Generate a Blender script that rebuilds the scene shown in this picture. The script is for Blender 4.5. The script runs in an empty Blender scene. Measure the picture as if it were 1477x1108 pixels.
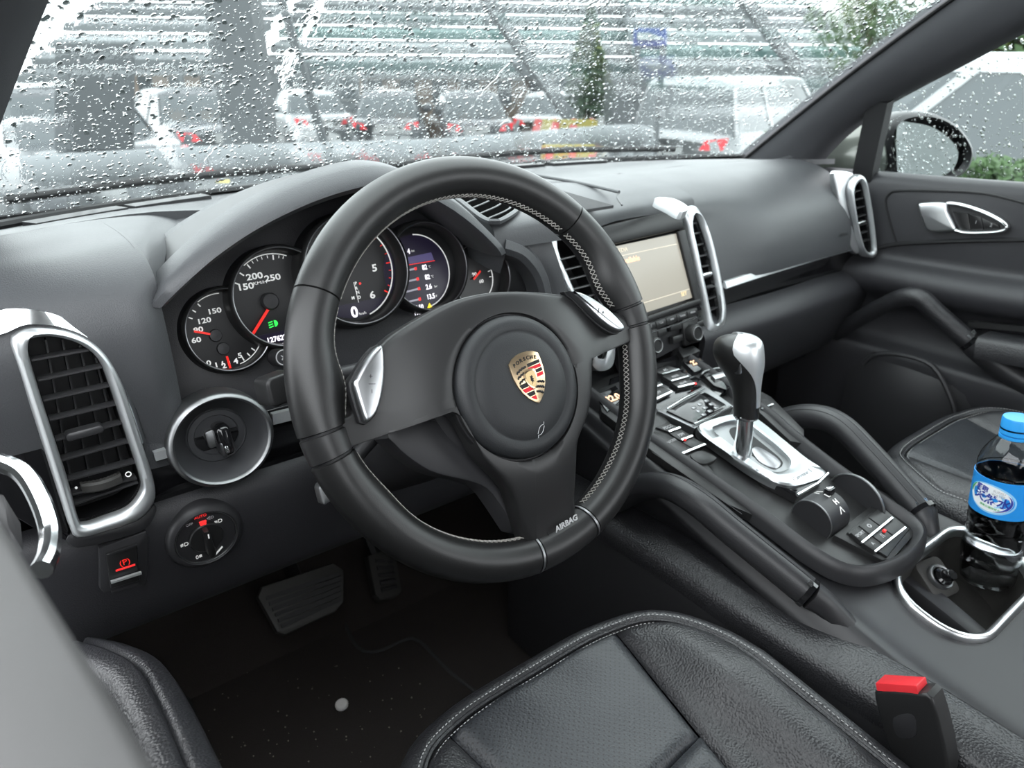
import bpy, bmesh, math, random
from mathutils import Vector, Matrix, noise
V = Vector
random.seed(7)
scn = bpy.context.scene
COL = scn.collection
R = math.radians

# ------------------------------------------------------------------ camera
FPX, W_PX, H_PX = 1040.0, 1477.0, 1108.0
CAM = V((-.345, -.47, .96))
YAW, PITCH, ROLL = R(37.6), R(24.6), R(.5)
c_f = V((math.sin(YAW)*math.cos(PITCH), math.cos(YAW)*math.cos(PITCH), -math.sin(PITCH)))
_r = V((math.cos(YAW), -math.sin(YAW), 0)); _u = _r.cross(c_f)
c_r = _r*math.cos(ROLL) + _u*math.sin(ROLL); c_u = _u*math.cos(ROLL) - _r*math.sin(ROLL)
cam_d = bpy.data.cameras.new('camera'); cam = bpy.data.objects.new('camera', cam_d); COL.objects.link(cam)
cam_d.sensor_width = 36; cam_d.lens = FPX/W_PX*36; cam_d.clip_start = .01; cam_d.clip_end = 300
cam.matrix_world = Matrix(((c_r.x, c_u.x, -c_f.x, CAM.x), (c_r.y, c_u.y, -c_f.y, CAM.y), (c_r.z, c_u.z, -c_f.z, CAM.z), (0, 0, 0, 1)))
cam_d.dof.use_dof = True; cam_d.dof.focus_distance = .66; cam_d.dof.aperture_fstop = 8.5
scn.camera = cam

# ------------------------------------------------------------------ overcast sky, exposure
wd = bpy.data.worlds.new('overcast'); scn.world = wd; wd.use_nodes = True
bg = wd.node_tree.nodes['Background']; bg.inputs[0].default_value = (.94, .975, 1.0, 1); bg.inputs[1].default_value = 5.4
scn.view_settings.view_transform = 'Standard'; scn.view_settings.look = 'None'; scn.view_settings.gamma = 1
scn.view_settings.use_curve_mapping = False; scn.view_settings.exposure = .35
scn.cycles.max_bounces = 7; scn.cycles.transparent_max_bounces = 12; scn.cycles.caustics_refractive = False; scn.cycles.caustics_reflective = False
scn.cycles.diffuse_bounces = 3; scn.cycles.glossy_bounces = 3; scn.cycles.transmission_bounces = 5; scn.cycles.adaptive_threshold = .02

# ------------------------------------------------------------------ measuring: where a sight line meets a real surface plane
def ray(x, y): return c_f + c_r*((x-738.5)/FPX) - c_u*((y-554)/FPX)
def at(x, y, ax, v):
    d = ray(x, y); i = 'XYZ'.index(ax); return CAM + d*((v-CAM[i])/d[i])
def hit(x, y, o, n):
    d = ray(x, y); return CAM + d*((V(o)-CAM).dot(n)/d.dot(n))
class Frame:
    """a flat working plane of the car: origin, right u, up v, outward n"""
    def __init__(s, o, u, v): s.o = V(o); s.u = V(u).normalized(); s.v = V(v).normalized(); s.n = s.u.cross(s.v).normalized()
    def P(s, a, b, c=0): return s.o + s.u*a + s.v*b + s.n*c
    def px(s, x, y, c=0): return hit(x, y, s.o+s.n*c, s.n)
    def uv(s, x, y, c=0):
        p = s.px(x, y, c)-s.o; return (p.dot(s.u), p.dot(s.v))
    def pxs(s, pts, c=0): return [s.px(x, y, c) for x, y in pts]
def tilted(o, deg): return Frame(o, (1, 0, 0), (0, math.sin(R(deg)), math.cos(R(deg))))

# ------------------------------------------------------------------ materials
MATS = {}
def mat(name, col, rough=.5, metal=0, bump=None, spec=.5, emit=None, es=0, coat=0, alpha=None, trans=0, ior=1.45, var=0, sheen=0):
    """bump = (kind, scale, strength, distance)"""
    if name in MATS: return MATS[name]
    m = bpy.data.materials.new(name); m.use_nodes = True; nt = m.node_tree; b = nt.nodes['Principled BSDF']
    b.inputs['Base Color'].default_value = (*col, 1); b.inputs['Roughness'].default_value = rough; b.inputs['Metallic'].default_value = metal
    b.inputs['Specular IOR Level'].default_value = spec; b.inputs['IOR'].default_value = ior
    b.inputs['Coat Weight'].default_value = coat; b.inputs['Coat Roughness'].default_value = .05
    b.inputs['Transmission Weight'].default_value = trans
    b.inputs['Sheen Weight'].default_value = sheen
    if emit: b.inputs['Emission Color'].default_value = (*emit, 1); b.inputs['Emission Strength'].default_value = es
    tc = nt.nodes.new('ShaderNodeTexCoord')
    if bump:
        kind, sc, st, dist = bump
        if kind == 'leather':
            t = nt.nodes.new('ShaderNodeTexVoronoi'); t.feature = 'SMOOTH_F1'; t.inputs['Scale'].default_value = sc; t.inputs['Smoothness'].default_value = .6
            out = t.outputs['Distance']
        else:
            t = nt.nodes.new('ShaderNodeTexNoise'); t.inputs['Scale'].default_value = sc; t.inputs['Detail'].default_value = 3
            out = t.outputs['Fac']
        nt.links.new(tc.outputs['Object'], t.inputs['Vector'])
        bp = nt.nodes.new('ShaderNodeBump'); bp.inputs['Strength'].default_value = st; bp.inputs['Distance'].default_value = dist
        if kind == 'leather': bp.invert = True
        nt.links.new(out, bp.inputs['Height']); nt.links.new(bp.outputs['Normal'], b.inputs['Normal'])
    if var:
        t = nt.nodes.new('ShaderNodeTexNoise'); t.inputs['Scale'].default_value = 14; t.inputs['Detail'].default_value = 4
        nt.links.new(tc.outputs['Object'], t.inputs['Vector'])
        mr = nt.nodes.new('ShaderNodeMapRange'); mr.inputs['To Min'].default_value = max(0, rough-var); mr.inputs['To Max'].default_value = rough+var
        nt.links.new(t.outputs['Fac'], mr.inputs['Value']); nt.links.new(mr.outputs['Result'], b.inputs['Roughness'])
    MATS[name] = m; return m
mat('dash_skin', (.050, .052, .056), .48, bump=('leather', 900, .35, .0006), spec=.55, var=.05)
mat('dash_low', (.022, .022, .025), .52, bump=('leather', 900, .3, .0006))
mat('leather', (.017, .017, .019), .40, bump=('leather', 480, .55, .001), spec=.55, var=.06)
mat('wheel_leather', (.010, .010, .0102), .38, bump=('leather', 1300, .12, .0004), spec=.5, var=.05)
mat('soft_black', (.022, .022, .024), .45, spec=.5)
mat('satin_black', (.015, .015, .0155), .38, spec=.4, bump=('noise', 2500, .05, .0002))
mat('hub_black', (.014, .015, .0165), .52, spec=.4, bump=('leather', 1500, .25, .0004))
mat('deep_black', (.006, .006, .007), .6)
mat('void_black', (.004, .004, .004), 1.0, spec=0)
mat('handle_leather', (.022, .022, .024), .42, bump=('leather', 1200, .25, .0005), spec=.5)
mat('gloss_black', (.008, .008, .009), .08, coat=.3)
mat('chrome', (.80, .82, .83), .16, metal=1)
mat('satin_chrome', (.62, .63, .64), .30, metal=1, bump=('noise', 900, .03, .0002))
mat('dark_chrome', (.25, .25, .26), .3, metal=1)
mat('grey_metal', (.27, .275, .28), .42, metal=1)
mat('toggle_silver', (.40, .41, .42), .3, metal=1)
mat('satin_silver', (.60, .62, .63), .34, metal=.65)
mat('frame_silver', (.58, .60, .61), .36, metal=.8)
mat('slat_black', (.035, .035, .037), .3, spec=.6)
mat('bowl_grey', (.035, .036, .039), .42)
mat('dial', (.012, .012, .013), .35)
mat('white_print', (.75, .75, .74), .5, emit=(.9, .9, .88), es=.25)
mat('dim_print', (.45, .45, .46), .5)
mat('white_glow', (.8, .8, .8), .5, emit=(.95, .9, 1), es=.9)
mat('red_needle', (.75, .02, .015), .4, emit=(1, .03, .02), es=.35)
mat('red_glow', (.6, .03, .03), .4, emit=(1, .035, .035), es=.55)
mat('green_glow', (.05, .7, .1), .4, emit=(.02, .85, .08), es=.7)
mat('yellow_glow', (.9, .75, .05), .4, emit=(1, .8, .02), es=.7)
mat('orange_glow', (.9, .5, .3), .4, emit=(1, .62, .36), es=.9)
mat('cluster_lcd', (.008, .007, .016), .3, emit=(.03, .02, .06), es=.15)
mat('cluster_band', (.04, .035, .09), .3, emit=(.12, .10, .24), es=.4)
mat('thread', (.30, .29, .27), .8)
mat('thread_grey', (.40, .40, .40), .8)
mat('carpet', (.030, .025, .023), .95, bump=('noise', 700, .8, .003))
mat('mat_edge', (.03, .03, .031), .8, bump=('noise', 900, .4, .002))
mat('rubber', (.035, .034, .032), .6, bump=('noise', 300, .3, .001))
mat('red_plastic', (.75, .035, .045), .35)
mat('white_plastic', (.72, .70, .68), .4)
mat('headliner', (.30, .29, .28), .9, bump=('noise', 900, .3, .001))
mat('pillar_trim', (.055, .056, .062), .75, bump=('noise', 1200, .3, .0008))
mat('paint_dark', (.10, .115, .10), .25, metal=.4, coat=.6)

# ------------------------------------------------------------------ scene tree
ROOTS = {}
def tag(o, label=None, cat=None, group=None, kind=None):
    if label: o['label'] = label
    if cat: o['category'] = cat
    if group: o['group'] = group
    if kind: o['kind'] = kind
    return o
def thing(name, label, cat, loc=(0, 0, 0), group=None, kind=None):
    o = bpy.data.objects.new(name, None); COL.objects.link(o); o.location = loc; o.empty_display_size = .05
    ROOTS[o.name] = V(loc)
    return tag(o, label, cat, group, kind)
def partgroup(name, parent, label=None):
    o = bpy.data.objects.new(name, None); COL.objects.link(o); o.parent = parent; o.empty_display_size = .03
    return tag(o, label)
def base_of(p):
    while p.parent: p = p.parent
    return V(p.location)
def link(name, me, material, parent=None):
    me.name = name
    o = bpy.data.objects.new(name, me); COL.objects.link(o)
    if material is not None: me.materials.append(MATS[material] if isinstance(material, str) else material)
    if parent is not None: o.parent = parent
    return o
def mesh(name, vs, fs, material, parent=None, sharp=35, smooth=True):
    b = base_of(parent) if parent is not None else V((0, 0, 0))
    me = bpy.data.meshes.new(name)
    me.from_pydata([tuple(V(v)-b) for v in vs], [], fs)
    bm = bmesh.new(); bm.from_mesh(me); bmesh.ops.recalc_face_normals(bm, faces=bm.faces); bm.to_mesh(me); bm.free()
    if smooth:
        for p in me.polygons: p.use_smooth = True
        if sharp: me.set_sharp_from_angle(angle=R(sharp))
    return link(name, me, material, parent)
def orient(o, d):
    """turn an open sheet so that its faces look along d"""
    if sum((p.normal*p.area for p in o.data.polygons), V((0, 0, 0))).dot(V(d)) < 0: o.data.flip_normals()
    return o
class MB:
    """collects several closed shells into the ONE mesh of one part"""
    def __init__(s): s.v = []; s.f = []
    def add(s, vs, fs):
        k = len(s.v); s.v += [V(v) for v in vs]; s.f += [tuple(i+k for i in f) for f in fs]; return s
    def build(s, name, material, parent=None, sharp=35, smooth=True): return mesh(name, s.v, s.f, material, parent, sharp, smooth)

# ------------------------------------------------------------------ shapes (return verts, faces)
def cr(pts, n, closed=False):
    """Catmull-Rom through points, n steps per span"""
    pts = [V(p) for p in pts]; N = len(pts); out = []
    for i in range(N if closed else N-1):
        if closed: a, b, c, d = pts[i-1], pts[i], pts[(i+1) % N], pts[(i+2) % N]
        else: a, b, c, d = pts[max(i-1, 0)], pts[i], pts[i+1], pts[min(i+2, N-1)]
        for k in range(n):
            t = k/n; out.append(.5*((2*b)+(c-a)*t+(2*a-5*b+4*c-d)*t*t+(3*b-a-3*c+d)*t**3))
    if not closed: out.append(pts[-1].copy())
    return out
def resample(pts, n, closed=False):
    pts = [V(p) for p in pts]
    if closed: pts = pts+[pts[0]]
    L = [0]
    for a, b in zip(pts, pts[1:]): L.append(L[-1]+(b-a).length)
    out = []; j = 0; m = n if closed else n-1
    for i in range(n):
        s = L[-1]*i/m
        while j < len(L)-2 and L[j+1] < s: j += 1
        t = 0 if L[j+1] == L[j] else (s-L[j])/(L[j+1]-L[j]); out.append(pts[j].lerp(pts[j+1], t))
    return out
def loft(loops, closed=True, cap0=False, cap1=False):
    n = len(loops[0]); vs = [p for l in loops for p in l]; fs = []
    for i in range(len(loops)-1):
        for k in range(n if closed else n-1):
            a = i*n+k; b = i*n+(k+1) % n; fs.append((a, b, b+n, a+n))
    if cap0: fs.append(tuple(range(n)))
    if cap1: fs.append(tuple(range((len(loops)-1)*n, len(loops)*n)))
    return vs, fs
def patch(rows, nu=4, nv=4):
    rows = [cr(r, nu) for r in rows]; cols = list(zip(*rows)); cols = [cr(c, nv) for c in cols]
    return loft([list(r) for r in zip(*cols)], closed=False)
def thick(rows_or, t, n=None):
    """give a patch (verts, faces) thickness t along -n"""
    vs, fs = rows_or; me = bmesh.new(); bv = [me.verts.new(v) for v in vs]
    for f in fs:
        try: me.faces.new([bv[i] for i in f])
        except ValueError: pass
    me.normal_update()
    bmesh.ops.recalc_face_normals(me, faces=me.faces)
    if n is not None:
        s = sum((f.normal*f.calc_area() for f in me.faces), V((0, 0, 0)))
        if s.dot(V(n)) < 0: bmesh.ops.reverse_faces(me, faces=me.faces)
        me.normal_update()
    back = [v.co - v.normal*t for v in me.verts]; k = len(vs)
    edges = [(e.verts[0].index, e.verts[1].index) for e in me.edges if e.is_boundary] if not me.verts.index_update() else 0
    V2 = [v.co.copy() for v in me.verts]+back; F2 = [tuple(v.index for v in f.verts) for f in me.faces]
    F2 += [tuple(reversed([i+k for i in f])) for f in F2[:]] + [(a, b, b+k, a+k) for a, b in edges]
    me.free(); return V2, F2
def offset(loop, d, n):
    """move a closed planar loop outwards by d (in the plane with normal n)"""
    N = len(loop); c = sum(loop, V((0, 0, 0)))/N; out = []
    area = sum((loop[i]-c).cross(loop[(i+1) % N]-c).dot(n) for i in range(N)); s = 1 if area > 0 else -1
    for i in range(N):
        t = (loop[(i+1) % N]-loop[i-1]).normalized(); out.append(loop[i]+t.cross(n)*d*s)
    return out
def prism(loop, n, depth, bev=0, seg=2, top=0):
    """plate: loop is the front outline, body goes back by depth, front edge rounded by bev"""
    n = V(n).normalized(); loop = [p+n*top for p in loop]; L = []
    if bev:
        for i in range(seg+1):
            a = math.pi/2*i/seg; L.append([p-n*bev*(1-math.cos(a)) for p in offset(loop, -bev*(1-math.sin(a)), n)])
    else: L.append(loop)
    L.append([p-n*depth for p in loop])
    return loft(L, True, True, True)
def ring(loop, n, prof):
    """sweep an open/closed profile [(outward, along n)] round a planar loop; the profile is closed"""
    L = [[p+n*b for p in offset(loop, a, n)] for a, b in prof]; L.append(L[0])
    N = len(loop); vs = [p for l in L[:-1] for p in l]; fs = []; m = len(prof)
    for i in range(m):
        for k in range(N):
            a = i*N+k; b = i*N+(k+1) % N; c = ((i+1) % m)*N; fs.append((a, b, c+(k+1) % N, c+k))
    return vs, fs
def circ(fr, a, b, r, c=0, n=48, a0=0, a1=2*math.pi, ry=None):
    full = abs(a1-a0-2*math.pi) < 1e-6; m = n if full else n-1
    return [fr.P(a+r*math.sin(a0+(a1-a0)*i/m), b+(ry or r)*math.cos(a0+(a1-a0)*i/m), c) for i in range(n)]
def lathe(fr, a, b, prof, n=40, cap=True):
    """prof [(radius, height along n)]"""
    return loft([circ(fr, a, b, max(r, 1e-5), h, n) for r, h in prof], True, cap, cap)
def tube(path, r, seg=10, closed=False, flat=1.0, up=None, caps=True):
    path = [V(p) for p in path]; N = len(path); loops = []
    rr = r if isinstance(r, (list, tuple)) else [r]*N
    u = None
    for i in range(N):
        t = ((path[(i+1) % N]-path[i-1]) if closed else (path[min(i+1, N-1)]-path[max(i-1, 0)])).normalized()
        if u is None:
            u = V(up) if up is not None else (V((0, 0, 1)) if abs(t.z) < .9 else V((1, 0, 0)))
        u = (u-t*u.dot(t)).normalized(); w = t.cross(u)
        loops.append([path[i]+(u*math.cos(2*math.pi*k/seg)*flat+w*math.sin(2*math.pi*k/seg))*rr[i] for k in range(seg)])
    if closed:
        # close with best matching rotation
        a = loops[0]; b = loops[-1]
        vs, fs = loft(loops, True); n = seg; k0 = (N-1)*n
        best = min(range(n), key=lambda s: (a[s]-b[0]).length)
        for k in range(n): fs.append((k0+k, k0+(k+1) % n, (k+1+best) % n, (k+best) % n))
        return vs, fs
    return loft(loops, True, caps, caps)
def sweep(path, prof, up, closed=False, caps=True, scale=None):
    """profile [(side, along up)] along a path; `up` is a fixed vector or a list"""
    path = [V(p) for p in path]; N = len(path); L = []
    for i in range(N):
        t = ((path[(i+1) % N]-path[i-1]) if closed else (path[min(i+1, N-1)]-path[max(i-1, 0)])).normalized()
        u = V(up[i]) if isinstance(up, list) else V(up); u = (u-t*u.dot(t)).normalized(); w = t.cross(u)
        s = scale[i] if scale else 1
        L.append([path[i]+w*a*s+u*b*s for a, b in prof])
    if closed: L.append(L[0])
    return loft(L, True, caps and not closed, caps and not closed)
def rrect(w, h, r, n=5):
    """rounded rectangle outline as (x, y)"""
    out = []
    for sx, sy, a0 in ((1, 1, 0), (-1, 1, 90), (-1, -1, 180), (1, -1, 270)):
        for k in range(n+1):
            a = R(a0+90*k/n); out.append((sx*(w/2-r)+r*math.cos(a), sy*(h/2-r)+r*math.sin(a)))
    return out
def plate(fr, a, b, w, h, r, d, bev=.001, c=0, rot=0):
    """rounded plate standing d proud of height c"""
    q = [(x*math.cos(rot)-y*math.sin(rot), x*math.sin(rot)+y*math.cos(rot)) for x, y in rrect(w, h, r)]
    return prism([fr.P(a+x, b+y, c+d) for x, y in q], fr.n, d, bev)
def box(o, x, y, z):
    """box from corner o along three edge vectors"""
    o, x, y, z = map(V, (o, x, y, z)); p = [o, o+x, o+x+y, o+y]; p += [q+z for q in p]
    return p, [(0, 1, 2, 3), (4, 5, 6, 7), (0, 1, 5, 4), (1, 2, 6, 5), (2, 3, 7, 6), (3, 0, 4, 7)]
def bar(a, b, w, h, up):
    """straight bar between two points, w wide, h along up"""
    a, b = V(a), V(b); t = (b-a).normalized(); u = V(up); u = (u-t*u.dot(t)).normalized(); s = t.cross(u)
    return box(a-s*w/2-u*h/2, s*w, u*h, b-a)
FONTC = {}
def text(name, body, fr, a, b, size, material, parent, c=0, rot=0, bold=False, align='CENTER', sx=1.0, shear=0, depth=.0002):
    cu = bpy.data.curves.new(name, 'FONT'); cu.body = body; cu.size = size; cu.align_x = align; cu.align_y = 'CENTER'
    cu.extrude = depth; cu.shear = shear; cu.resolution_u = 3
    if bold: cu.offset = size*.025
    t = bpy.data.objects.new('tmp', cu); COL.objects.link(t)
    dg = bpy.context.evaluated_depsgraph_get(); me = bpy.data.meshes.new_from_object(t.evaluated_get(dg))
    bpy.data.objects.remove(t); bpy.data.curves.remove(cu)
    ca, sa = math.cos(rot), math.sin(rot); bs = base_of(parent) if parent is not None else V((0, 0, 0))
    for v in me.vertices:
        x, y = v.co.x*sx, v.co.y
        v.co = fr.P(a+x*ca-y*sa, b+x*sa+y*ca, c+v.co.z) - bs
    me.materials.clear()
    return link(name, me, material, parent)

# ================================================================== steering wheel
WROT = R(5.6)
_u0 = V((1, 0, 0)); _v0 = V((0, math.sin(R(25.8)), math.cos(R(25.8))))
WF = Frame((.008, .010, .705), _u0*math.cos(WROT)+_v0*math.sin(WROT), _v0*math.cos(WROT)-_u0*math.sin(WROT))
def build_wheel():
    t = thing('steering_wheel', 'black leather three-spoke steering wheel with a crest on its round hub', 'steering wheel', WF.o)
    RC, RA, RB = .1720, .0180, .0195
    HX, HY = WF.uv(752, 557, .034)   # hub centre
    def rim_loop(a, n=20, k=1.0):
        """cross-section at clock angle a (0 = twelve, clockwise)"""
        d = math.degrees(a); d = (d+180) % 360-180
        bulge = .009*math.exp(-((abs(d)-77)/9)**2)+.003*math.exp(-((abs(d)-112)/10)**2)   # thumb rests beside the side spokes
        out = []
        for i in range(n):
            q = 2*math.pi*i/n; x = RA*k*math.cos(q); y = RB*k*math.sin(q)
            if x < 0: x -= bulge*(math.cos(q)**2); y *= 1+bulge*8
            rr = RC+x; out.append(WF.P(rr*math.sin(a), rr*math.cos(a), y))
        return out
    def seg(name, d0, d1, material, k=1.0, lab=None):
        n = max(4, int(abs(d1-d0)/2.2)); g = .25
        L = [rim_loop(R(d0), k=.9)]+[rim_loop(R(d0+g+(d1-d0-2*g)*i/n), k=k) for i in range(n+1)]+[rim_loop(R(d1), k=.9)]
        o = mesh(name, *loft(L, True, True, True), material, t, 50)
        if lab: o['label'] = lab
        return o
    seg('rim_leather', -52, 52, 'wheel_leather')
    seg('rim_leather', 52, 88, 'wheel_leather'); seg('rim_leather', -88, -52, 'wheel_leather')
    seg('rim_trim', 88.6, 95, 'satin_black', .985, 'smooth black spoke end'); seg('rim_trim', -95, -88.6, 'satin_black', .985, 'smooth black spoke end')
    seg('rim_leather', 95.6, 168.4, 'wheel_leather'); seg('rim_leather', 191.6, 264.4, 'wheel_leather')
    tr = seg('rim_trim', 169.7, 190.3, 'satin_black', .985, 'smooth black band marked AIRBAG')
    for d in (169.0, 191.0):
        mesh('trim_ring', *loft([rim_loop(R(d-.35), k=1.012), rim_loop(R(d+.35), k=1.012)], True, True, True), 'grey_metal', t)
    # core under the seams
    mesh('rim_core', *loft([rim_loop(R(i*5), k=.88) for i in range(73)], True), 'deep_black', t)
    # --- hub, spokes: outline measured on the wheel plane
    px = [(510, 596), (507, 556), (549, 500), (579, 473), (638, 440), (686, 427), (734, 424), (781, 425), (815, 427), (850, 436), (884, 446), (924, 458),
          (928, 484), (876, 507), (847, 519), (841, 560), (834, 600), (820, 636), (821, 665), (826, 700), (832, 735), (843, 772), (846, 792),
          (792, 824), (778, 800), (757, 768), (733, 716), (716, 694), (684, 660), (664, 622), (651, 602), (632, 596), (597, 603), (549, 625), (519, 641), (462, 657), (450, 622)]
    ol = [V((*WF.uv(x, y, .014), 0))-V((HX, HY, 0)) for x, y in px]
    ol = resample(cr(ol, 6, True), 220, True)
    def hgt(r): 
        r = max(r, .06); k = min(1, max(0, (r-.064)/(.150-.064))); return .031-.021*(k*k*(3-2*k))
    def ringat(f, dz=0, ex=0):
        out = []
        for p in ol:
            a = math.atan2(p.x, p.y); r0 = .0640; r1 = p.length+ex; rr = r0+(r1-r0)*f
            out.append(WF.P(HX+rr*math.sin(a), HY+rr*math.cos(a), hgt(rr)+dz))
        return out
    L = [ringat(0, -.008), ringat(0.0, -.0015), ringat(.03), ringat(.15), ringat(.32), ringat(.5), ringat(.68), ringat(.85), ringat(.95, -.0006), ringat(.985, -.003), ringat(1, -.007), ringat(1, -.020), ringat(.9, -.024)]
    mesh('spoke_cover', *loft(L, True, True, True), 'satin_black', t, 60)
    # recess in the lower spoke
    q = [V((*WF.uv(x, y, .012), 0)) for x, y in ((778, 706), (808, 694), (819, 735), (828, 765), (812, 772), (795, 776), (786, 755))]
    lp = [WF.P(p.x, p.y, hgt(p.length)+.0012) for p in resample(cr(q, 5, True), 40, True)]
    mesh('spoke_groove', *tube(lp, .0011, 6, True), 'satin_black', t)
    # back shell of hub
    mesh('hub_back', *lathe(WF, 0, -.012, [(.05, -.004), (.074, -.006), (.080, -.02), (.076, -.045), (.06, -.052)], 48), 'soft_black', t)
    bl = [V((*WF.uv(x, y, -.004), 0)) for x, y in ((560, 622), (570, 640), (590, 659), (627, 682), (680, 695), (705, 706), (722, 727), (740, 754), (754, 774), (760, 764), (744, 731), (727, 703), (690, 662), (660, 622), (620, 604))]
    mesh('spoke_back', *prism([WF.P(p.x, p.y, -.006) for p in resample(cr(bl, 4, True), 48, True)], WF.n, .03, .003), 'soft_black', t)
    # airbag cover
    prof = [(.010, .0385), (.030, .0382), (.0440, .0374), (.0452, .0364), (.0464, .0364), (.0475, .0374), (.0545, .0362), (.0590, .0335), (.0606, .029), (.0606, .020)]
    cover = mesh('airbag_cover', *lathe(WF, HX, HY, [(r*1.03, h) for r, h in prof], 72), 'hub_black', t, 60)
    mesh('cover_gap', *lathe(WF, HX, HY, [(.0615, .0265), (.0655, .0265), (.0655, .02), (.0615, .02)], 64, False), 'deep_black', t)
    # moulded airbag sign
    HF = Frame(WF.P(0, 0, .0384), WF.u, WF.v)
    cx, cy = HF.uv(781, 620); gl = []
    for s in (1, -1):
        pts = [HF.P(cx+s*(-.0045+.009*i/8), cy+s*(.0022*math.sin(math.pi*i/8)+.0006)+ (-.0045+.009*i/8)*.6*s, -.0004) for i in range(9)]
        gl.append(pts+[pts[-1]+WF.u*s*.001+WF.v*s*.0022])
    m = MB()
    for g in gl: m.add(*tube(g, .00022, 5))
    m.build('airbag_sign', 'dim_print', cover)
    text('lettering', 'AIRBAG', Frame(WF.P(.001, -.154, .0186), WF.u, (WF.v+WF.n*.25)), 0, 0, .0078, 'dim_print', tr, bold=True, sx=1.0, depth=.0003)
    # --- crest
    cr0 = V((*HF.uv(762.5, 545), 0)); W2, H2 = .0168, .0225
    CF = Frame(HF.P(cr0.x+.001, cr0.y-.0005), WF.u, WF.v)
    def shield(k=1.0, top=0): 
        half = [(0, 1.02), (.35, 1.0), (.7, .92), (.97, .78), (1.0, .55), (1.0, .2), (.93, -.12), (.78, -.42), (.52, -.72), (.25, -.92), (0, -1.04)]
        pts = half+[(-x, y) for x, y in half[-2:0:-1]]
        return [(x*W2*k, y*H2*k) for x, y in pts]
    cst = mesh('crest', *prism([CF.P(x, y, .0014) for x, y in shield()], WF.n, .003, .0006), mat('gold', (.74, .56, .36), .28, metal=1), t)
    cst['label'] = 'gold shield crest with red and black stripes'
    def quad(name, x0, x1, y0, y1, material, h=.0017):
        # a field clipped to the shield outline
        def lim(y):
            pts = shield(.88); best = 0
            for (ax, ay), (bx, by) in zip(pts, pts[1:]+pts[:1]):
                if (ay-y)*(by-y) <= 0 and ay != by: best = max(best, abs(ax+(bx-ax)*(y-ay)/(by-ay)))
            return best
        ys = [y0+(y1-y0)*i/4 for i in range(5)]
        L = [CF.P(max(min(x1, lim(y)), -lim(y)), y, h) for y in ys]+[CF.P(max(min(x0, lim(y)), -lim(y)), y, h) for y in reversed(ys)]
        return mesh(name, *prism(L, WF.n, .0006), material, cst)
    mat('enamel_red', (.50, .008, .02), .45, spec=.3); mat('enamel_black', (.010, .009, .009), .5, spec=.3)
    ytop = .0125; mid = -.002
    hs = (ytop-mid)/4
    for i in range(4): quad('stripe', .0008, .0145, ytop-hs*(i+1)+.0003, ytop-hs*i-.0003, 'enamel_black' if i % 2 == 0 else 'enamel_red')
    hs = (mid+.0195)/4
    for i in range(4): quad('stripe', -.0145, -.0008, mid-hs*(i+1)+.0003, mid-hs*i-.0003, 'enamel_black' if i % 2 == 0 else 'enamel_red')
    for sx, y0, w in ((-1, .0105, .011), (-1, .0062, .0115), (-1, .0018, .0115), (1, -.0048, .0105), (1, -.009, .0085), (1, -.0132, .006)):
        p = [CF.P(sx*(.0013+w*i/8), y0-.0028*((i/8)**2)+.0006*math.sin(i*3), .0016) for i in range(9)]
        mesh('antler', *tube(p, .0010, 5), 'enamel_black', cst)
    mesh('inner_shield', *prism([CF.P(x*.40, y*.40-.0012, .0024) for x, y in shield()], WF.n, .0012, .0003), 'gold', cst)
    mesh('inner_shield_field', *prism([CF.P(x*.31, y*.31-.0012, .0027) for x, y in shield()], WF.n, .0006), mat('old_gold', (.40, .30, .16), .35, metal=1), cst)
    horse = [(-.0012, -.0052), (-.0004, -.0035), (-.0018, -.0015), (-.001, .0008), (-.0014, .0028), (.0, .0022), (.0008, .0032), (.0016, .0016), (.0009, .0005), (.0022, -.001), (.001, -.0016), (.0016, -.0036), (.0004, -.0028)]
    mesh('horse_figure', *prism([CF.P(x*.9, y*.9-.0008, .0030) for x, y in horse], WF.n, .0004), 'enamel_black', cst)
    bandl = 'PORSCHE'
    for i, ch in enumerate(bandl):
        k = (i-3)/3; x = k*.0117
        text('letter', ch, Frame(CF.P(x, .0170-.0022*k*k, .0016), WF.u*math.cos(-.22*k)+WF.v*math.sin(-.22*k), WF.v*math.cos(-.22*k)-WF.u*math.sin(-.22*k)), 0, 0, .0046, 'enamel_black', cst, bold=True, depth=.0002)
    # --- shift toggles on the side spokes
    for pts, rt in (([(549, 498), (554, 525), (552, 563), (543, 596), (528, 610), (522, 599), (510, 557), (513, 546), (528, 519)], R(70)),
                [([811, 0][0], 421), (842, 424), (874, 442), (896, 464), (900, 474), (891, 479), (872, 468), (850, 447), (835, 432)] and ([(820, 420), (842, 424), (874, 444), (896, 466), (900, 475), (891, 479), (872, 469), (850, 449), (832, 430)], R(-40))):
        lp = resample(cr([V((*WF.uv(x, y, .026), 0)) for x, y in pts], 4, True), 36, True)
        ce = sum(lp, V((0, 0, 0)))/len(lp)
        bt = mesh('shift_toggle', *prism([WF.P(p.x, p.y, .0285) for p in lp], WF.n, .016, .003, 3), 'toggle_silver', t, 40)
        bt['label'] = 'silver gear toggle'
        text('toggle_mark', '–  |  +', WF, ce.x-.001, ce.y, .006, 'soft_black', bt, c=.0287, rot=rt)
        mesh('toggle_seat', *prism([WF.P(p.x, p.y, .0205) for p in offset(lp, .0016, V((0, 0, 1)))], WF.n, .006, .0008), 'deep_black', t)
    # small mark on left spoke
    # --- stitching on the inner side of the rim
    m = MB()
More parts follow.
